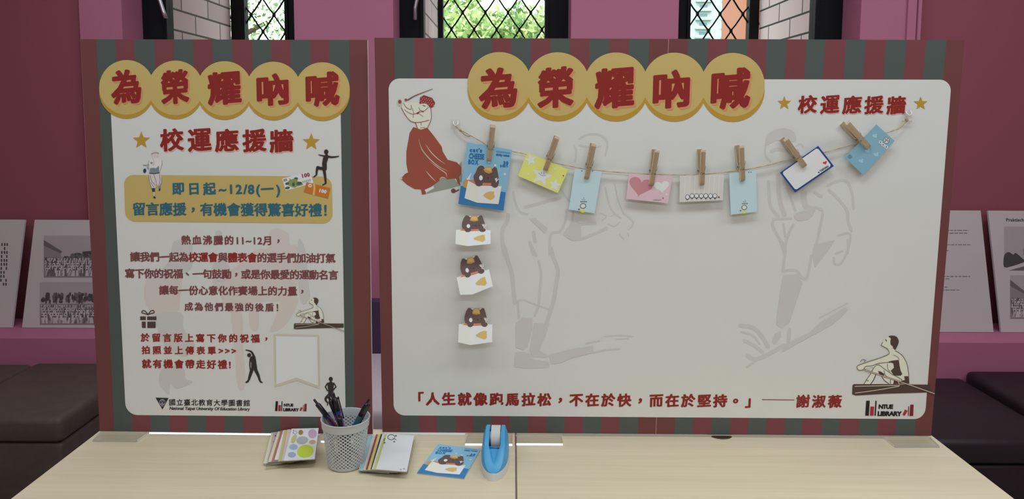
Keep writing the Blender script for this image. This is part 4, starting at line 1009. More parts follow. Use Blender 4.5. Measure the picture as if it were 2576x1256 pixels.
for i, (a, c, yaw, lb) in enumerate(PEGS):
    o = peg0 if i == 0 else copy_tree(peg0)
    A0 = Vector(BR.uv(*a, 0.016)); C0 = Vector(BR.uv(*c, 0.016)); d = (A0 - C0); ang = atan2(d.x, d.y)
    mid = C0 + d.normalized()*0.030
    o.matrix_world = BR.mat(mid.x, mid.y, D_CARD - 0.0003) @ Matrix.Rotation(ang, 4, 'Y') @ Matrix.Rotation(radians(yaw), 4, 'Z')
    tag(o, lb, 'clothes peg', 'wooden pegs on the string')

def card(name, label, q, m, group, thick=0.0005, off=D_CARD, r=0.0, plane=BR, cat='note card'):
    """a sheet cut to the quad q (TL,TR,BR,BL), lying parallel to the plane"""
    qs = [plane.uv(x, y, off) for x, y in q]
    cu = sum(p[0] for p in qs)/4; cv = sum(p[1] for p in qs)/4
    t = empty(name); t.matrix_world = plane.mat(cu, cv, off)
    tag(t, label, cat, group)
    pts = [Vector((p[0]-cu, p[1]-cv)) for p in qs]; out = []
    for i in range(4):
        p = pts[i]; a = (pts[i-1]-p).normalized(); c = (pts[(i+1) % 4]-p).normalized()
        if r <= 0: out.append(p)
        else:
            ctr = p + a*r + c*r
            for k in range(6): tt = k/5*pi/2; out.append(ctr - c*r*cos(tt) - a*r*sin(tt))
    b = MB(); F = [(p.x, 0, p.y) for p in out]; K = [(p.x, thick, p.y) for p in out]
    b.poly(F, m); b.poly(K, m)
    for k in range(len(F)): k2 = (k+1) % len(F); b.face([F[k], F[k2], K[k2], K[k]], PEDGE)
    b.build('sheet', t)
    return t, Art(plane, (cu, cv), off)
GC = 'note cards pegged to the string'
K_YEL = mat('card_yellow', seen(202, 200, 106, 0.56), 0.5); K_WHT = mat('card_white', seen(206, 206, 212, 0.60), 0.5); K_BLU = mat('card_pale_blue', seen(164, 184, 196, 0.56), 0.5)
K_PNK = mat('card_pink', seen(188, 161, 168, 0.56), 0.5); K_ROSE = mat('card_rose', seen(171, 118, 126, 0.56), 0.5); K_STR = mat('card_stripe_grey', seen(180, 178, 172, 0.56), 0.5)
K_NAVY = mat('card_navy', seen(36, 58, 112, 0.56), 0.5); K_TEAL = mat('card_teal', seen(113, 149, 164, 0.56), 0.5); K_TEL2 = mat('card_teal_light', seen(138, 170, 184, 0.56), 0.5); K_TEL3 = mat('card_teal_dark', seen(84, 124, 138, 0.56), 0.5)
K_PAD = mat('pad_blue', seen(116, 156, 178, 0.56), 0.5); K_PADB = mat('pad_deep_blue', seen(48, 104, 150, 0.56), 0.5); K_LINE = mat('card_ink', seen(56, 56, 60, 0.56), 0.5); K_MAR = mat('card_mark_maroon', seen(116, 58, 62, 0.56), 0.5)
K_CAT = mat('cat_brown', seen(86, 70, 66, 0.56), 0.55); K_CHS = mat('cheese_gold', seen(180, 152, 94, 0.56), 0.55); K_CHS2 = mat('cheese_amber', seen(168, 128, 66, 0.56), 0.55); K_BOX = mat('box_cream', seen(214, 208, 194, 0.58), 0.5); K_BOX2 = mat('box_cream_side', seen(203, 196, 184, 0.58), 0.5); K_SCF = mat('scarf_orange', seen(176, 108, 82, 0.56), 0.55); K_PNAVY = mat('pad_print_navy', seen(34, 92, 140, 0.56), 0.5); K_RED = mat('card_red', seen(176, 50, 58, 0.56), 0.5)

def cheese_pad_art(A, f):
    """f maps the design's own coordinates to the sheet; background band, cat in its cheese box, lettering"""
    g = lambda pts: [f(*p) for p in pts]
    A.poly(g([(620,985),(1048,1048),(985,1220),(565,1158),(592,990)]), K_PADB, 1) if False else A.poly(g([(588,988),(1005,1048),(985,1220),(565,1158)]), K_PADB, 1)
    A.poly(g([(612,940),(650,930),(700,935),(700,1010),(640,1012),(612,1000)]), K_CHS2, 2)
    A.poly(g([(655,940),(740,935),(735,975),(680,975)]), K_SCF, 2)
    A.poly(g([(706,905),(728,862),(745,820),(770,802),(800,808),(815,832),(880,832),(895,815),(920,822),(930,860),(938,905),(942,950),(930,985),(880,1000),(760,990),(722,960)]), K_CAT, 3, 3)
    A.poly(g([(798,838),(822,812),(872,812),(880,862),(850,876),(815,862)]), K_CHS2, 4); A.poly(g([(808,836),(828,818),(868,820),(872,856)]), K_CHS, 5)
    A.poly(g([(655,940),(750,988),(738,1146),(622,1104)]), K_BOX2, 5); A.poly(g([(748,986),(968,992),(938,1160),(736,1146)]), K_BOX, 5)
    A.poly(g([(785,962),(872,962),(868,986),(790,986)]), K_SCF, 6)
    for c, rr in (((757,966),34), ((905,982),30)): A.poly(g([(c[0]+rr*cos(2*pi*k/18), c[1]+rr*0.8*sin(2*pi*k/18)) for k in range(18)]), K_CAT, 7)
    A.poly(g([(795,1078),(822,1052),(862,1040),(895,1042),(902,1096),(868,1122),(825,1102)]), K_CHS, 7)
    A.poly(g([(775+17*cos(2*pi*k/16), 915+24*sin(2*pi*k/16)) for k in range(16)]), K_WHT, 8)
    for a, c in (((908,918),(914,940)), ((922,914),(920,940)), ((938,922),(926,942)), ((918,936),(918,956))): A.poly(g([(a[0]-4,a[1]),(a[0]+4,a[1]),(c[0]+4,c[1]),(c[0]-4,c[1])]), K_WHT, 8)
    for c in ((812,905),(876,908)): A.poly(g([(c[0]-10,c[1]),(c[0],c[1]-7),(c[0]+10,c[1]),(c[0],c[1]-2)]), K_LINE, 8)
    A.poly(g([(834,910),(852,910),(843,924)]), K_LINE, 8)
    for c, rr in (((908,798),16), ((997,880),17), ((850,768),15)): A.poly(g([(c[0]+(rr if k % 2 == 0 else rr*.45)*sin(k*pi/5), c[1]-(rr if k % 2 == 0 else rr*.45)*cos(k*pi/5)) for k in range(10)]), K_WHT, 3)
    A.poly(g([(660,905),(684,868),(690,872),(672,910),(674,932),(648,934),(640,925)]), K_WHT, 4)
# pad hanging on the string
V5 = lambda pts: [(x/3.694+1000, y/3.694+200) for x, y in pts]
t, A = card('note_pad', 'tall light blue cat-picture note pad hanging first from the left on the string', V5([(648,585),(1065,655),(985,1220),(565,1158)]), K_PAD, GC, 0.0012, cat='note pad')
A.view(1000, 200, 3.694); cheese_pad_art(A, lambda x, y: (x, y)); A.build('cover_print', t)
A = Art(BR, A.b, D_CARD).view(1000, 200, 3.694)
lettering(A, "cat's", (672, 636, 786, 678), K_PNAVY, 3, (0.05, 0.05), False, 0, slope=0.06); lettering(A, 'CHEESE', (665, 688, 806, 742), K_PNAVY, 3, (0.05, 0.05), False, 0, slope=0.08); lettering(A, 'BOX', (658, 744, 752, 792), K_PNAVY, 3, (0.05, 0.05), False, 0, slope=0.06)
lettering(A, 'sticky notes', (915, 690, 1040, 722), K_PNAVY, 3, (0.04, 0.04), False, 0, slope=0.1); A.stroke([(922,668),(980,676),(1042,684)], 13, mat('pad_small_print', seen(72, 132, 166, 0.56), 0.5), 3)
lettering(A, '30', (984, 760, 1030, 792), K_PNAVY, 3, (0.07, 0.07), False, 0); lettering(A, 'SHEETS', (952, 793, 1026, 815), K_PNAVY, 3, (0.03, 0.03), False, 0)
A.build('cover_lettering', t)
pad_hung = t; PADQ = [Vector(BR.uv(x, y, D_CARD)) for x, y in V5([(648,585),(1065,655),(985,1220),(565,1158)])]
# yellow star card
V6 = lambda pts: [(x/5.233+1300, y/5.233+320) for x, y in pts]
t, A = card('note_card', 'bright yellow note card with white stars, pegged askew', V6([(140,335),(680,555),(540,870),(15,640)]), K_YEL, GC, r=0.0025)
A.view(1300, 320, 5.233); A.star((330,640), 150, K_WHT, 1, 0.30); A.star((185,430), 88, K_WHT, 1, -0.2); A.star((500,765), 88, K_WHT, 1, 0.25); A.star((150,620), 24, K_WHT, 1); A.star((500,552), 22, K_WHT, 1)
A.stroke([(290,606),(318,628),(345,640),(380,640)], 7, mat('card_soft_ink', seen(140, 136, 130, 0.56), 0.5), 2); A.stroke([(322,592),(326,612)], 8, MATS['card_soft_ink'], 2); A.stroke([(355,602),(358,622)], 8, MATS['card_soft_ink'], 2)
A.ellipse((613,640), 9, 9, K_MAR, 2, n=10)
A.build('printed_stars', t)
# pale blue cards
def blue(label, q, vx):
    t, A = card('note_card', label, q, K_BLU, GC)
    A.view(*vx[:3])
    c = vx[3]
    for dx, dy in ((-85,-3),(-35,0),(25,2),(55,0)): A.poly([(c[0]+vx[4]+dx-9, c[1]-vx[5]+dy-4),(c[0]+vx[4]+dx+9, c[1]-vx[5]+dy-4),(c[0]+vx[4]+dx+2, c[1]-vx[5]+dy+12)], K_LINE, 1)
    A.ellipse(c, 40, 36, K_LINE, 1); A.ellipse(c, 32, 28, K_WHT, 2)
    A.ellipse((c[0]-4, c[1]+68), 30, 20, mat('card_lime', seen(222, 222, 60, 0.56), 0.5), 1); A.ellipse((c[0]-54, c[1]+46), 11, 10, K_MAR, 2, n=10)
    for k in range(4): A.stroke([(c[0]-30+k*22, c[1]-58),(c[0]-20+k*22, c[1]-52)], 10, K_LINE, 1)
    A.stroke([(c[0]-16, c[1]-84),(c[0]+26, c[1]-80)], 8, MATS['card_soft_ink'], 1); A.ellipse((c[0]+12, c[1]-104), 8, 8, MATS['card_soft_ink'], 1, n=8)
    A.build('printed_motif', t)
blue('pale blue upright note card left of the pink heart card', V6([(765,550),(1118,580),(1025,1135),(685,1085)]), (1300, 320, 5.233, (872,1038), 70, 460))
V7 = lambda pts: [(x/5.709+1680, y/5.709+340) for x, y in pts]
t, A = card('note_card', 'pink note card with a large rose heart and a small white heart', V6([(1480,605),(2048,655),(1990,1003),(1438,945)]), K_PNK, GC)
A.view(1300, 320, 5.233)
def heart(c, sx, sy, rot):
    o = []
    for k in range(40):
        a = 2*pi*k/40; x = 16*sin(a)**3; y = 13*cos(a) - 5*cos(2*a) - 2*cos(3*a) - cos(4*a)
        x, y = x/16*sx, -y/16*sy; o.append((c[0]+x*cos(rot)-y*sin(rot), c[1]+x*sin(rot)+y*cos(rot)))
    return o
A.poly(heart((1630,775), 158, 138, 0.22), K_ROSE, 1); A.poly(heart((1908,780), 102, 88, -0.12), K_WHT, 1)
A.ellipse((1850,960), 60, 10, MATS['card_soft_ink'], 1); A.ellipse((1925,935), 10, 9, K_MAR, 1, n=10); A.star((1970,885), 24, K_WHT, 1)
A.build('printed_hearts', t)
t, A = card('note_card', 'pale grey note card with thin white stripes and a row of tiny circles', V7([(175,580),(808,565),(790,935),(165,965)]), K_STR, GC)
A.view(1680, 340, 5.709)
for k in range(9): A.poly([(180+k*70+66, 582-k*1.6),(180+k*70+76, 582-k*1.6),(170+k*69+72, 962-k*3.2),(170+k*69+62, 962-k*3.2)], K_WHT, 1) if k < 9 and 170+k*69+72 < 790 else None
for k in range(7): A.ellipse((282+k*66, 892-(k > 0)*18 + (k % 2)*2), 34, 36, K_LINE, 2); A.ellipse((282+k*66, 890-(k > 0)*18 + (k % 2)*2), 27, 28, K_WHT, 3); A.poly([(270+k*66, 918-(k>0)*14),(296+k*66, 918-(k>0)*14),(283+k*66, 938-(k>0)*14)], K_LINE, 4)
A.ellipse((732,892), 13, 13, K_MAR, 3, n=10)
A.build('printed_stripes', t)
blue('pale blue upright note card right of the grey striped card', V7([(880,550),(1265,500),(1280,1100),(905,1145)]), (1680, 340, 5.709, (1098,1040), 40, 510))
t, A = card('note_card', 'white note card with a navy border and a small red heart', V7([(1610,540),(2160,155),(2385,445),(1828,825)]), K_NAVY, GC)
A.view(1680, 340, 5.709); A.rrect([(1640,540),(2148,182),(2350,440),(1835,792)], 34, K_WHT, 1)
A.poly(heart((2258,398), 30, 26, -0.4), K_RED, 2); lettering(A, 'TAIWAN', (2165, 452, 2312, 522), K_LINE, 2, (0.04, 0.04), False, 0, slope=-0.60, squeeze=0.8) if False else None
lettering(A, 'TAIWAN', (2182, 468, 2306, 500), K_LINE, 2, (0.05, 0.05), False, 0, slope=-0.62); A.ellipse((2168,537), 12, 11, K_LINE, 2, n=10)
A.build('white_field', t)
V8 = lambda pts: [(x/5.461+1900, y/5.461+270) for x, y in pts]
t, A = card('note_card', 'teal note card hung at a steep tilt, last on the right', V8([(1230,695),(1665,235),(1915,465),(1485,930)]), K_TEAL, GC)
A.view(1900, 270, 5.461)
for c in ((1640,395),(1450,740),(1660,650),(1540,600)): A.ellipse(c, 36, 22, K_TEL2, 1, 0.4, 12); A.ellipse((c[0]+20, c[1]-18), 12, 16, K_TEL2, 1, 0.3, 10)
A.ellipse((1300,680), 30, 28, K_TEL3, 1, 0.3, 12)
A.ellipse((1800,455), 42, 44, K_LINE, 1); A.ellipse((1800,455), 36, 38, K_WHT, 2)
for k, (dx, dy) in enumerate(((-14,-16),(12,-18),(18,8),(-16,12),(0,0))): A.ellipse((1800+dx, 455+dy), 8, 9, K_LINE, 3, n=8)
for c in ((1720,480),(1758,515),(1800,545)): A.rrect([(c[0]-10,c[1]-26),(c[0]+30,c[1]-4),(c[0]+12,c[1]+30),(c[0]-28,c[1]+8)], 6, K_WHT, 2); A.ellipse(c, 9, 9, K_LINE, 3, n=8)
A.build('printed_motif', t)

# ------------------------------------------------------------------ die-cut sticky notes, stuck along their top edge and curling away from the board
def die_cut(label, f, tilt):
    g = lambda pts: [f(*p) for p in pts]
    top = min([f(*p) for p in ((200, 42), (268, 44), (330, 45), (316, 44), (97, 175), (410, 177))], key=lambda p: p[1]); u0, v0 = BR.uv(*f(250, 60), 0.001); v0 = BR.uv(top[0], top[1], 0.001)[1]
    ez = (BR.ez*cos(tilt) + BR.n*sin(tilt))      # lower edge comes forward
    o = BR.mat(u0, v0, 0.0016).translation
    pl = Plane(o, BR.ex, ez)
    t = empty('sticky_note'); t.matrix_world = pl.mat()
    tag(t, label, 'sticky note', 'cat-shaped sticky notes on the wide board')
    A = Art(pl, (0, 0), 0.0, 0)
    outline = g([(97,175),(92,302),(205,322),(408,300),(410,177),(372,176),(362,160),(358,120),(346,75),(330,45),(300,50),(268,44),(225,52),(200,42),(170,60),(152,110),(146,140),(160,165),(130,172)])
    A.poly(outline, K_BOX, 0); A.build('sheet', t)
    A = Art(pl)
    head = g([(148,140),(152,108),(168,66),(186,44),(206,44),(222,58),(298,58),(316,44),(334,48),(346,80),(358,120),(358,160),(330,188),(180,186),(160,168)])
    A.poly(head, K_CAT, 1); A.poly(g([(130,178),(160,165),(190,175),(190,190),(150,186)]), K_SCF, 1)
    A.poly(g([(222,82),(236,48),(290,46),(298,92),(260,98),(228,92)]), K_CHS2, 2); A.poly(g([(232,80),(242,54),(284,54),(290,88)]), K_CHS, 3)
    A.poly(g([(97,175),(205,186),(205,321),(92,301)]), K_BOX2, 2); A.poly(g([(205,186),(410,177),(408,300),(205,321)]), K_BOX, 2)
    A.poly(g([(232,168),(305,166),(303,184),(234,186)]), K_SCF, 3)
    for c, rr in (((204,178),27), ((336,175),29)): A.poly(g([(c[0]+rr*cos(2*pi*k/18), c[1]+rr*0.62*sin(2*pi*k/18)) for k in range(18)]), K_CAT, 4)
    A.poly(g([(254,250),(290,232),(330,220),(356,222),(360,268),(340,282),(300,272),(262,262)]), K_CHS, 4)
    A.poly(g([(209+16*cos(2*pi*k/16), 140+18*sin(2*pi*k/16)) for k in range(16)]), K_WHT, 5)
    for a, c in (((334,122),(342,142)), ((348,120),(350,142)), ((368,124),(358,144)), ((350,138),(350,160))): A.poly(g([(a[0]-4,a[1]),(a[0]+4,a[1]),(c[0]+4,c[1]),(c[0]-4,c[1])]), K_WHT, 5)
    for c in ((248,132),(306,132)): A.poly(g([(c[0]-11,c[1]+3),(c[0],c[1]-6),(c[0]+11,c[1]+3),(c[0],c[1]-1)]), K_LINE, 5)
    A.poly(g([(262,140),(286,140),(274,130)]), K_LINE, 5)
    A.build('printed_cat', t)
N1 = lambda x, y: (x/3.586 + 1120, y/3.586 + 530)
def f1(x, y): return N1(x, y)
def f2(x, y):
    u = (x-97)/313; w_ = (y-175)/127
    if w_ < 0: w_ *= 0.92
    return N1(103 + u*292 + w_*37, 605 - u*75 + w_*155)
def f3(x, y):
    Y = 877 + (y-42)*1.13 if y < 175 else 1027 + (y-175)*1.28
    return N1(122 + (x-97)*0.97, Y)
die_cut('cat-in-a-box sticky note, topmost of the three below the hanging pad', f1, 0.42)
die_cut('cat-in-a-box sticky note stuck askew, middle of the three', f2, 0.36)
die_cut('cat-in-a-box sticky note, lowest of the three', f3, 0.33)

# ------------------------------------------------------------------ things on the table
# pen cup
CUPM = mat('pale_grey_plastic', (0.56, 0.58, 0.60), 0.4, 0.4)
cf = at_z(861, 1190, TZ); CUPR = 0.0338
cup_c = Vector((cf.x, cf.y + CUPR, TZ)); CH = 0.097; RT = 0.0475
cup = empty('pen_cup', cup_c); tag(cup, 'pale grey plastic pen cup with a diamond lattice, holding dark pens', 'pen cup')
def cr(z): return CUPR + (RT - 0.0025 - CUPR) * (z/CH)**0.9
b = MB(); n = 64
b.lathe([(RT-0.0020, CH-0.0165), (RT-0.0012, CH-0.004), (RT+0.0002, CH-0.001), (RT-0.0004, CH), (RT-0.0022, CH-0.0004), (RT-0.0032, CH-0.004), (RT-0.0040, CH-0.0165), (RT-0.0020, CH-0.0165)], CUPM, n=n)
o = b.build('rim', cup); smooth_angle(o, 50)
b = MB(); b.lathe([(0.0004, 0.0035), (CUPR-0.004, 0.003), (CUPR+0.0002, 0.0068), (CUPR+0.0016, 0.0066), (CUPR+0.0010, 0.002), (CUPR-0.002, 0), (0.0004, 0.0004)], CUPM, n=n); o = b.build('base', cup); smooth_angle(o, 50)
b = MB(); NT = 30
z0, z1 = 0.0058, CH-0.0150
for sgn in (-1, 1):
    for k in range(NT):
        st = []
        for j in range(49):
            z = z0 + (z1-z0)*j/48; a = 2*pi*k/NT + sgn * 2.35*(j/48); r = cr(z)
            st.append((a, r, z))
        L, R2, L2, R3 = [], [], [], []
        for a, r, z in st:
            da = 0.00145/r*1.15
            L.append(((r+.0006)*cos(a-da), (r+.0006)*sin(a-da), z)); R2.append(((r+.0006)*cos(a+da), (r+.0006)*sin(a+da), z)); L2.append(((r-.0006)*cos(a-da), (r-.0006)*sin(a-da), z)); R3.append(((r-.0006)*cos(a+da), (r-.0006)*sin(a+da), z))
        b.grid([[p, q, s_, t_] for p, q, s_, t_ in zip(L, R2, R3, L2)], CUPM, True)
b.build('lattice', cup)

# pens
PBLK = mat('pen_black_plastic', (0.012, 0.012, 0.014), 0.25, 0.5); PNVY = mat('pen_navy_barrel', (0.012, 0.016, 0.06), 0.2, 0.5); PBLU = mat('pen_blue_barrel', (0.02, 0.035, 0.24), 0.2, 0.5)
PPUR = mat('pen_purple_barrel', (0.05, 0.03, 0.17), 0.2, 0.5); PPNK = mat('pen_painted_sheen', (0.40, 0.10, 0.32), 0.3, 0.5); PTEA = mat('pen_teal_barrel', (0.03, 0.10, 0.14), 0.2, 0.5); PCLR = mat('pen_smoke_grip', (0.16, 0.17, 0.20), 0.15, 0.5); PREDM = mat('pen_red_slider', (0.28, 0.03, 0.03), 0.3, 0.5)  # the pink is a sheen painted as strips on the barrel
def pen(label, bot, top, r, mbar, mgrip, mtop, accent=None, clip=True, slim=1.0, cliproll=0.0):
    bot = Vector(bot); top = Vector(top); d = top - bot; L = d.length
    t = empty('pen'); z = d.normalized(); x = z.cross(Vector((0, 1, 0))).normalized(); y = z.cross(x)
    x2 = x*cos(cliproll) + y*sin(cliproll); y2 = z.cross(x2)
    t.matrix_world = Matrix(((x2.x, y2.x, z.x, bot.x), (x2.y, y2.y, z.y, bot.y), (x2.z, y2.z, z.z, bot.z), (0,0,0,1)))
    tag(t, label, 'pen', 'pens in the cup')
    b = MB(); b.lathe([(0.0005, 0), (0.0012, 0.004), (r*0.7, 0.014), (r*0.95, 0.02), (r, 0.045)], mgrip, n=20, cap0=True); b.build('grip', t, smooth=True)
    b = MB(); b.lathe([(r*1.0, 0.045), (r*1.06, 0.047), (r*1.06, L*0.72), (r*0.98, L*0.74)], mbar, n=20)
    if accent: 
        for a0 in (1.15 - cliproll, 2.5 - cliproll): b.grid([[(r*1.075*cos(a0 + a), r*1.075*sin(a0 + a), zz) for a in (0, .15, .3, .45)] for zz in (0.06, L*0.7)], accent, False)
    b.build('barrel', t, smooth=True)
    b = MB(); b.lathe([(r*1.0, L*0.735), (r*1.08, L*0.74), (r*1.02, L*0.90), (r*0.72, L*0.925), (r*0.5, L*0.93)], mtop, n=20); b.build('cap', t, smooth=True)
    b = MB(); b.lathe([(r*0.5, L*0.92), (r*0.5, L*0.985), (r*0.38, L), (0.0003, L)], mtop, n=16); b.build('push_button', t, smooth=True)
    if clip:
        b = MB(); w_ = 0.0019
        for k in range(1):
            b.box((-w_, 0.0, L*0.89), (w_, r*1.0+0.0031, L*0.915), mtop); b.box((-w_, r*1.0+0.0014, L*0.62), (w_, r*1.0+0.0030, L*0.925), mtop, 0.0005); b.box((-w_, r*0.95, L*0.615), (w_, r+0.0030, L*0.635), mtop)
        b.build('clip', t)
    return t
def inb(dx, dy): return (cup_c.x + dx, cup_c.y + dy, TZ + 0.006)
def tp(x, y, dy): return at_y(x, y, cup_c.y + dy)
pen('navy pen with black clip leaning far left out of the cup', inb(0.0275, 0.005), tp(789.5, 1005, 0.004), 0.0047, PNVY, PCLR, PBLK, cliproll=-2.3, accent=PREDM)
pen('purple pen with a painted pink sheen, left of the tallest pen in the cup', inb(0.010, 0.0255), tp(825.5, 996, 0.012), 0.0049, PPUR, PCLR, PBLK, accent=PPNK, cliproll=0.3)
pen('blue and black pen, tallest in the cup, clip turned to the right', inb(0.012, -0.006), tp(838, 988, 0.012), 0.0051, PBLU, PBLK, PBLK, cliproll=2.2, accent=PPNK)
pen('short black pen with smoky grip in the middle of the cup', inb(0.010, -0.0245), tp(851, 1041, -0.022), 0.0049, PBLK, PCLR, PBLK, cliproll=2.9)
pen('black pen with a dark teal barrel leaning right out of the cup', inb(-0.020, -0.014), tp(930, 1002.5, -0.006), 0.0049, PTEA, PCLR, PBLK, cliproll=2.0)

# trays of note cards, fanned out
TRAY = clear('tray_clear_plastic', (0.93, 0.94, 0.93), 0.05, 0.12)
def tray(label, q, h):
    P = [at_z(x, y, TZ) for x, y in q]; c = sum(P, Vector())/4
    t = empty('card_tray', (c.x, c.y, TZ)); tag(t, label, 'card tray', 'clear trays of note cards')
    lo = [Vector((p.x-c.x, p.y-c.y, 0.0004)) for p in P]; up = Vector((0, 0, h)); sh = [p*1.02 for p in lo]
    b = MB(); b.face([p + Vector((0,0,.0008)) for p in lo], TRAY); b.build('tray_floor', t)
    b = MB()
    for k in range(4):
        k2 = (k+1) % 4; b.face([lo[k], lo[k2], sh[k2]+up, sh[k]+up], TRAY)
        i0, i1 = sh[k]+up, sh[k2]+up; j0, j1 = i0*0.985, i1*0.985; j0.z = j1.z = i0.z
        b.face([i0, i1, j1, j0], ACE)
    b.build('tray_wall', t)
    return t
tray('clear plastic tray under the fan of cards left of the pen cup', [(694, 1100), (800, 1098), (793, 1168), (669, 1183.5)], 0.010)
tray('clear plastic tray under the fan of cards right of the pen cup', [(932, 1109), (1046, 1110), (1025, 1195), (904, 1193.5)], 0.009)
class Flat(Plane):
    def __init__(s, z):
        s.o = Vector((0, 0, z)); s.ex = Vector((1, 0, 0)); s.ez = Vector((0, 1, 0)); s.n = Vector((0, 0, -1))
    def mat(s, u=0, v=0, off=0.0):
        p = s.o + s.ex*u + s.ez*v - s.n*off
        return Matrix(((1, 0, 0, p.x), (0, 0, 1, p.y), (0, -1, 0, p.z), (0, 0, 0, 1)))
def fan(group, top, strips, z_lo, z_hi, labels, mats, edge):
    """cards fanned to the left under the top card; each strip gives the left edge (top, bottom) that shows"""
    n = len(strips) + 1
    ztop = z_hi
    out = []
    tpl = Flat(ztop); T = [Vector(tpl.uv(x, y)) for x, y in top]
    wv, wb = T[1]-T[0], T[2]-T[3]
    for i, (a, c) in enumerate(strips):
        z = z_lo + (z_hi - z_lo) * i / len(strips); pl = Flat(z)
        A0, C0 = Vector(pl.uv(*a)), Vector(pl.uv(*c))
        e = (A0 - C0).normalized(); lg = (T[0]-T[3]).length
        A0 = C0 + e*min((A0-C0).length, lg*1.04)
        q = [A0, A0 + wv*0.985, C0 + wb*0.985, C0]
        out.append((z, q, mats[i], labels[i]))
    out.append((ztop, T, mats[-1], labels[-1]))
    res = []
    for z, q, m, lb in out:
        cu = sum((p for p in q), Vector((0, 0)))/4
        t = empty('note_card'); t.matrix_world = Flat(z).mat(cu.x, cu.y); tag(t, lb, 'note card', group)
        b = MB(); F = [(p.x-cu.x, 0, p.y-cu.y) for p in q]; th = (z_hi-z_lo)/n*0.92; K = [(x, th, y) for x, _, y in F]
        b.face(F, m); b.face(K[::-1], m)
        for k in range(4): k2 = (k+1) % 4; b.face([F[k], F[k2], K[k2], K[k]], edge)
        b.build('pad', t); res.append((t, cu, z))
    return res
N_CRM = mat('note_cream', (0.78, 0.74, 0.56), 0.5); N_MAU = mat('note_mauve', (0.60, 0.43, 0.44), 0.5); N_SAL = mat('note_salmon', (0.50, 0.19, 0.145), 0.5); N_OLV = mat('note_olive_yellow', (0.62, 0.54, 0.23), 0.5); N_PNK = mat('note_blush', (0.72, 0.55, 0.53), 0.5)
N_WHT = mat('note_white', (0.80, 0.80, 0.82), 0.5); N_BLU = mat('note_sky_blue', (0.34, 0.58, 0.66), 0.5); N_MRN = mat('note_maroon', (0.30, 0.075, 0.07), 0.5); N_YEL = mat('note_yellow', (0.72, 0.60, 0.20), 0.5); N_NVY = mat('note_navy', (0.05, 0.06, 0.12), 0.5); N_LIM = mat('note_lime', (0.62, 0.66, 0.22), 0.5); N_EDG = mat('note_paper_edge', (0.50, 0.46, 0.42), 0.7)
C8 = lambda x, y: (x/8.97 + 640, y/8.97 + 1060)
gl = 'fanned cards in the left tray'
S = fan(gl, [C8(840,170), C8(1450,155), C8(1362,852), C8(658,892)],
    [(C8(380,260), C8(205,955)), (C8(425,252), C8(300,925)), (C8(530,232), C8(312,918)), (C8(590,212), C8(388,900)), (C8(650,205), C8(452,872)), (C8(680,198), C8(535,900)), (C8(745,188), C8(612,892))],
    TZ + 0.0060, TZ + 0.0200,
    ['cream card, lowest and leftmost in the left tray fan', 'mauve card with a dark dot, second from the left in the left tray fan', 'cream card in the left tray fan, just left of the salmon red one', 'salmon red card in the left tray fan', 'white card in the left tray fan, between the salmon and olive ones', 'olive yellow card in the left tray fan', 'blush pink card in the left tray fan, under the top card', 'white top card with coloured blobs and a big lime circle in the left tray'],
    [N_CRM, N_MAU, N_CRM, N_SAL, N_WHT, N_OLV, N_PNK, N_WHT], N_EDG)
t, cu, z = S[-1]; A = Art(Flat(z), tuple(cu)).view(640, 1060, 8.97)
class TA(Art): pass
for c, rx, ry, col, rt in (((1310,285),100,102,(0.58,0.40,0.56),0), ((1080,432),134,92,(0.46,0.48,0.50),-0.1), ((892,402),54,108,(0.60,0.54,0.26),0.45), ((1045,255),52,58,(0.42,0.24,0.05),0.2), ((1307,472),74,50,(0.62,0.40,0.30),-0.1), ((882,585),96,66,(0.36,0.54,0.70),0), ((1150,682),188,146,(0.60,0.70,0.06),-0.2), ((845,760),92,64,(0.40,0.46,0.62),0)):
    A.ellipse(c, rx, ry, mat('blob_%d_%d' % c, col, 0.5), 1, rt)
A.ellipse((920,256), 44, 36, K_LINE, 1); A.ellipse((920,256), 36, 29, N_WHT, 2); A.ellipse((884,208), 13, 10, K_LINE, 1, n=8); A.stroke([(1128,212),(1108,250),(1120,292)], 5, MATS['card_soft_ink'], 1); A.ellipse((872,262), 10, 8, K_LINE, 2, n=8)
A.build('printed_blobs', t)
t, cu, z = S[1]; A = Art(Flat(z), tuple(cu)).view(640, 1060, 8.97); A.ellipse((474,330), 18, 15, K_LINE, 1, n=12); A.ellipse((428,460), 12, 12, K_MAR, 1, n=10); A.build('printed_dot', t)
C7 = lambda x, y: (x/3.788 + 640, y/3.788 + 940)
gr_ = 'fanned cards in the right tray'
S = fan(gr_, [C7(1262,577), C7(1523,590), C7(1452,937), C7(1158,913)],
    [(C7(1085,590), C7(1000,925)), (C7(1130,585), C7(1034,920)), (C7(1160,580), C7(1060,918)), (C7(1178,580), C7(1078,918)), (C7(1205,578), C7(1106,914)), (C7(1220,578), C7(1117,914)), (C7(1240,577), C7(1130,914))],
    TZ + 0.0055, TZ + 0.0165,
    ['sky blue card, lowest and leftmost in the right tray fan', 'white card next to the sky blue one in the right tray fan', 'maroon card in the right tray fan', 'yellow card in the right tray fan, right of the maroon one', 'navy card in the right tray fan', 'white card in the right tray fan, just right of the navy one', 'lime card in the right tray fan, under the top card', 'white top card with a ring drawn near its upper edge in the right tray'],
    [N_BLU, N_PNK, N_MRN, N_YEL, N_NVY, N_WHT, N_LIM, N_WHT], N_EDG)
t, cu, z = S[-1]; A = Art(Flat(z), tuple(cu)).view(640, 940, 3.788)
A.stroke([(1305+34*cos(a*0.42+0.5), 608+24*sin(a*0.42+0.5)) for a in range(15)], 6, K_LINE, 1); A.stroke([(1318,616),(1340,624),(1352,634)], 5, K_LINE, 1)
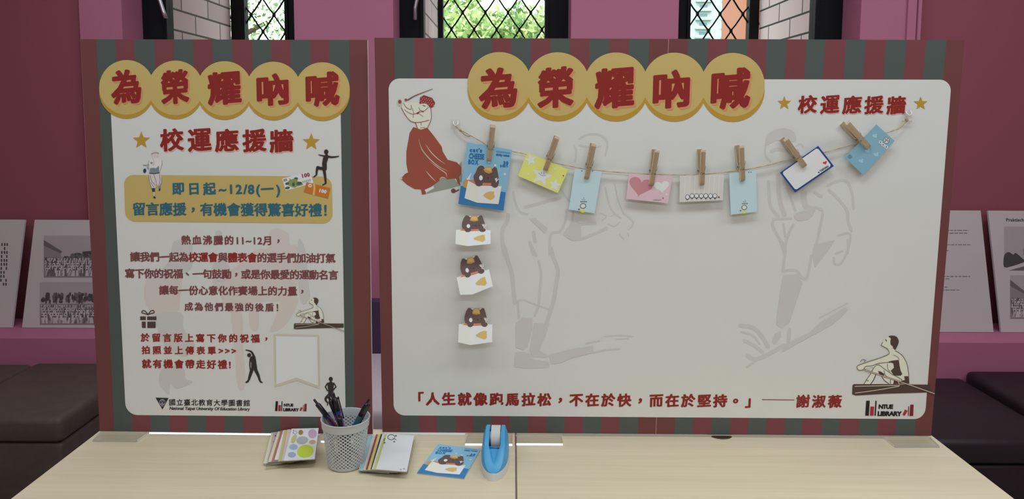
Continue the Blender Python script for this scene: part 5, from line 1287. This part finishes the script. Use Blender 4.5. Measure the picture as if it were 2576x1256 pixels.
for c in ((1349,594),(1240,660),(1332,650)): A.ellipse(c, 9, 8, mat('card_mark_grey', (0.22, 0.16, 0.17), 0.5), 1, n=10)
A.ellipse((1395,915), 12, 6, MATS['card_soft_ink'], 1, n=8); A.ellipse((1425,908), 10, 7, MATS['card_soft_ink'], 1, n=8)
A.build('printed_ring', t)
t, cu, z = S[-2]; A = Art(Flat(z), tuple(cu)).view(640, 940, 3.788); A.poly([(1228,632),(1244,612),(1258,630),(1252,648),(1232,648)], mat('card_green', (0.16, 0.30, 0.06), 0.5), 1); A.build('printed_house', t)

# loose note pad lying on the table, of the same make as the hanging one
pl = Flat(TZ + 0.0016); pq = [C7(1745,652), C7(2146,690), C7(2012,1038), C7(1548,975)]
Q = [Vector(pl.uv(*p)) for p in pq]; cu = sum(Q, Vector((0, 0)))/4
t = copy_tree(pad_hung); tag(t, 'light blue cat-picture note pad lying on the table left of the tape dispenser', 'note pad'); del t['group']
dq = (Q[1]-Q[0]) + (Q[2]-Q[3]); dp = (PADQ[1]-PADQ[0]) + (PADQ[2]-PADQ[3])
t.matrix_world = pl.mat(cu.x, cu.y) @ Matrix.Rotation(-(atan2(dq.y, dq.x) - atan2(dp.y, dp.x)), 4, 'Y')

# tape dispenser, nose towards the viewer
DBL = mat('dispenser_blue', (0.07, 0.375, 0.70), 0.35, 0.4); DWH = mat('dispenser_white', (0.76, 0.76, 0.76), 0.4, 0.4); TAPE = mat('tape_matt_white', (0.62, 0.64, 0.62), 0.5, 0.3); CORE = mat('tape_core', (0.55, 0.56, 0.56), 0.4); DBLD = mat('dispenser_recess_blue', (0.035, 0.245, 0.52), 0.45, 0.35)
tip = at_z(1240.5, 1212.5, TZ); dl = 0.128
root = empty('tape_dispenser', (tip.x, tip.y, TZ), (0, 0, radians(-1.5))); tag(root, 'bright blue desk tape dispenser with a white base', 'tape dispenser')
HW = 0.0273
def foot_w(t): # half width along the length, t = 0 nose .. 1 back
    return HW * (max(0.0, 1 - (1-min(t/0.62, 1))**2.3))**0.52 * (1 if t < 0.72 else 1 - 0.16*((t-0.72)/0.28)**2)
TS = [0.0004, 0.004, 0.012, 0.026, 0.05, 0.085, 0.13, 0.19, 0.26, 0.34, 0.42, 0.5, 0.58, 0.66, 0.74, 0.82, 0.90, 0.96, 1.0]
b = MB(); rings = []
for t in TS:
    w_ = foot_w(t)*1.02; rings.append([(-w_, t*dl, 0.0), (-w_*1.0, t*dl, 0.0155), (w_*1.0, t*dl, 0.0155), (w_, t*dl, 0.0)])
b.grid(rings, DWH, True, True, True); o = b.build('base', root, fixn=True); smooth_angle(o, 45)
def htop(t): return 0.0158 + 0.0500 * (sin(min(t/0.70, 1)*pi/2)**1.25) * (1 if t < 0.74 else 1 - 0.22*((t-0.74)/0.26)**1.6)
SL0 = 0.40                                     # where the open slot starts
b = MB(); rings = []
TB = [0.012, 0.02, 0.035, 0.06, 0.09, 0.13, 0.17, 0.22, 0.27, 0.32, 0.37, 0.40, 0.405, 0.45, 0.5, 0.55, 0.6, 0.65, 0.70, 0.76, 0.82, 0.88, 0.94, 0.985]
def recess(t):
    """half width and depth of the scoop that runs from the tape to the nose"""
    if t < 0.13: return 0.0, 0.0
    s_ = min((t-0.13)/0.27, 1); return 0.0122*s_**0.75, 0.0125*s_**0.6
for t in TB:
    w_ = max(foot_w(t) - 0.0004, 0.0008); h = htop(t); q = max(h - 0.0158, 0.001)
    rw, rd = recess(t)
    slot = t > SL0 + 0.002
    si = 0.0112 if slot else min(rw, w_*0.7); fl = 0.020 if slot else h - rd
    wt = max(w_*(1 - 0.25*min(q/0.05, 1)), min(si + 0.0035, w_*0.98))
    pts = [(-w_, 0.0150), (-w_, 0.0150 + q*0.30), (-(w_*0.55+wt*0.45), 0.0158 + q*0.72), (-wt, 0.0158 + q*0.94), (-(wt*0.86 + si*0.14), h), (-(si+0.0009), h), (-si, h - min(0.0006, rd*0.3 if not slot else 0.0006)), (-si*0.97, fl), (si*0.97, fl)]
    half = pts[:8]; full = half + [(-x, z) for x, z in half[::-1]]
    rings.append([(x, t*dl, z) for x, z in full])
b.grid(rings, DBL, False); 
n = len(rings[0]); b.poly(rings[-1], DBL); b.poly(rings[0], DBL)
o = b.build('body', root); smooth_angle(o, 38)
b = MB()                                       # bed of the scoop and slot ends
fr = [(-0.0116, 0.405*dl, 0.020), (0.0116, 0.405*dl, 0.020), (0.0116, 0.405*dl, htop(0.40)-0.0128), (-0.0116, 0.405*dl, htop(0.40)-0.0078)]
b.face(fr, DBLD)
b.box((-0.0116, 0.975*dl, 0.020), (0.0116, 0.985*dl, htop(0.98)-0.004), DBL)
b.build('slot_wall', root)
# roll of tape
ty, tz, tr = 0.700*dl, 0.0445, 0.0248
b = MB(); b.grid([[(x, ty + tr*cos(2*pi*k/48), tz + tr*sin(2*pi*k/48)) for k in range(48)] for x in (-0.0080, 0.0100)], TAPE, True)
for x in (-0.0080, 0.0100):
    b.grid([[(x, ty + r*cos(2*pi*k/48), tz + r*sin(2*pi*k/48)) for k in range(48)] for r in (tr, 0.014)], TAPE, True)
b.grid([[(x, ty + 0.014*cos(2*pi*k/48), tz + 0.014*sin(2*pi*k/48)) for k in range(48)] for x in (-0.0080, 0.0100)], CORE, True)
o = b.build('tape_roll', root); smooth_angle(o, 40)
b = MB(); b.tube([(-0.0114, ty, tz), (0.0114, ty, tz)], 0.0125, mat('dispenser_hub_clear', (0.70, 0.72, 0.72), 0.2, 0.5), 28); o = b.build('hub', root); smooth_angle(o, 40)
b = MB(); cy = 0.415*dl; cz = htop(0.40) - 0.0085
b.box((-0.0112, cy-0.001, cz-0.010), (0.0112, cy+0.003, cz-0.0025), mat('cutter_dark', (0.02, 0.02, 0.024), 0.35, 0.5)); b.box((-0.0108, cy-0.0012, cz-0.0024), (0.0108, cy+0.003, cz-0.0012), STEEL)
for k in range(14): b.face([(-0.0105+k*0.0015, cy-0.0012, cz-0.0012), (-0.0105+(k+1)*0.0015, cy-0.0012, cz-0.0012), (-0.0105+(k+0.5)*0.0015, cy-0.0016, cz+0.0004)], STEEL)
b.build('cutter', root)

# ------------------------------------------------------------------ pieces that belong to a part go under that part
def nest(root, part, *subs):
    kids = [k for k in bpy.data.objects if k.parent == root]
    base = [k for k in kids if k.name.split('.')[0] == part]
    if not base: return
    for k in kids:
        if k.name.split('.')[0] in subs: k.parent = base[0]
for o in list(bpy.data.objects):
    n = o.name.split('.')[0]
    if o.parent is not None: continue
    if n == 'display_board': nest(o, 'title_badge', 'title_lettering'); nest(o, 'notice_box', 'notice_lettering')
    elif n == 'poster_board': nest(o, 'panel', 'photograph', 'text_block', 'heading', 'seal')
    elif n == 'note_card': nest(o, 'sheet', 'printed_stars', 'printed_motif', 'printed_hearts', 'printed_stripes', 'white_field'); nest(o, 'pad', 'printed_blobs', 'printed_dot', 'printed_ring', 'printed_house')
    elif n == 'note_pad': nest(o, 'sheet', 'cover_print', 'cover_lettering'); nest(o, 'pad', 'cover_print', 'cover_lettering')
    elif n == 'sticky_note': nest(o, 'sheet', 'printed_cat')
    elif n == 'pen': nest(o, 'cap', 'push_button', 'clip')
    elif n == 'tape_dispenser': nest(o, 'tape_roll', 'hub')
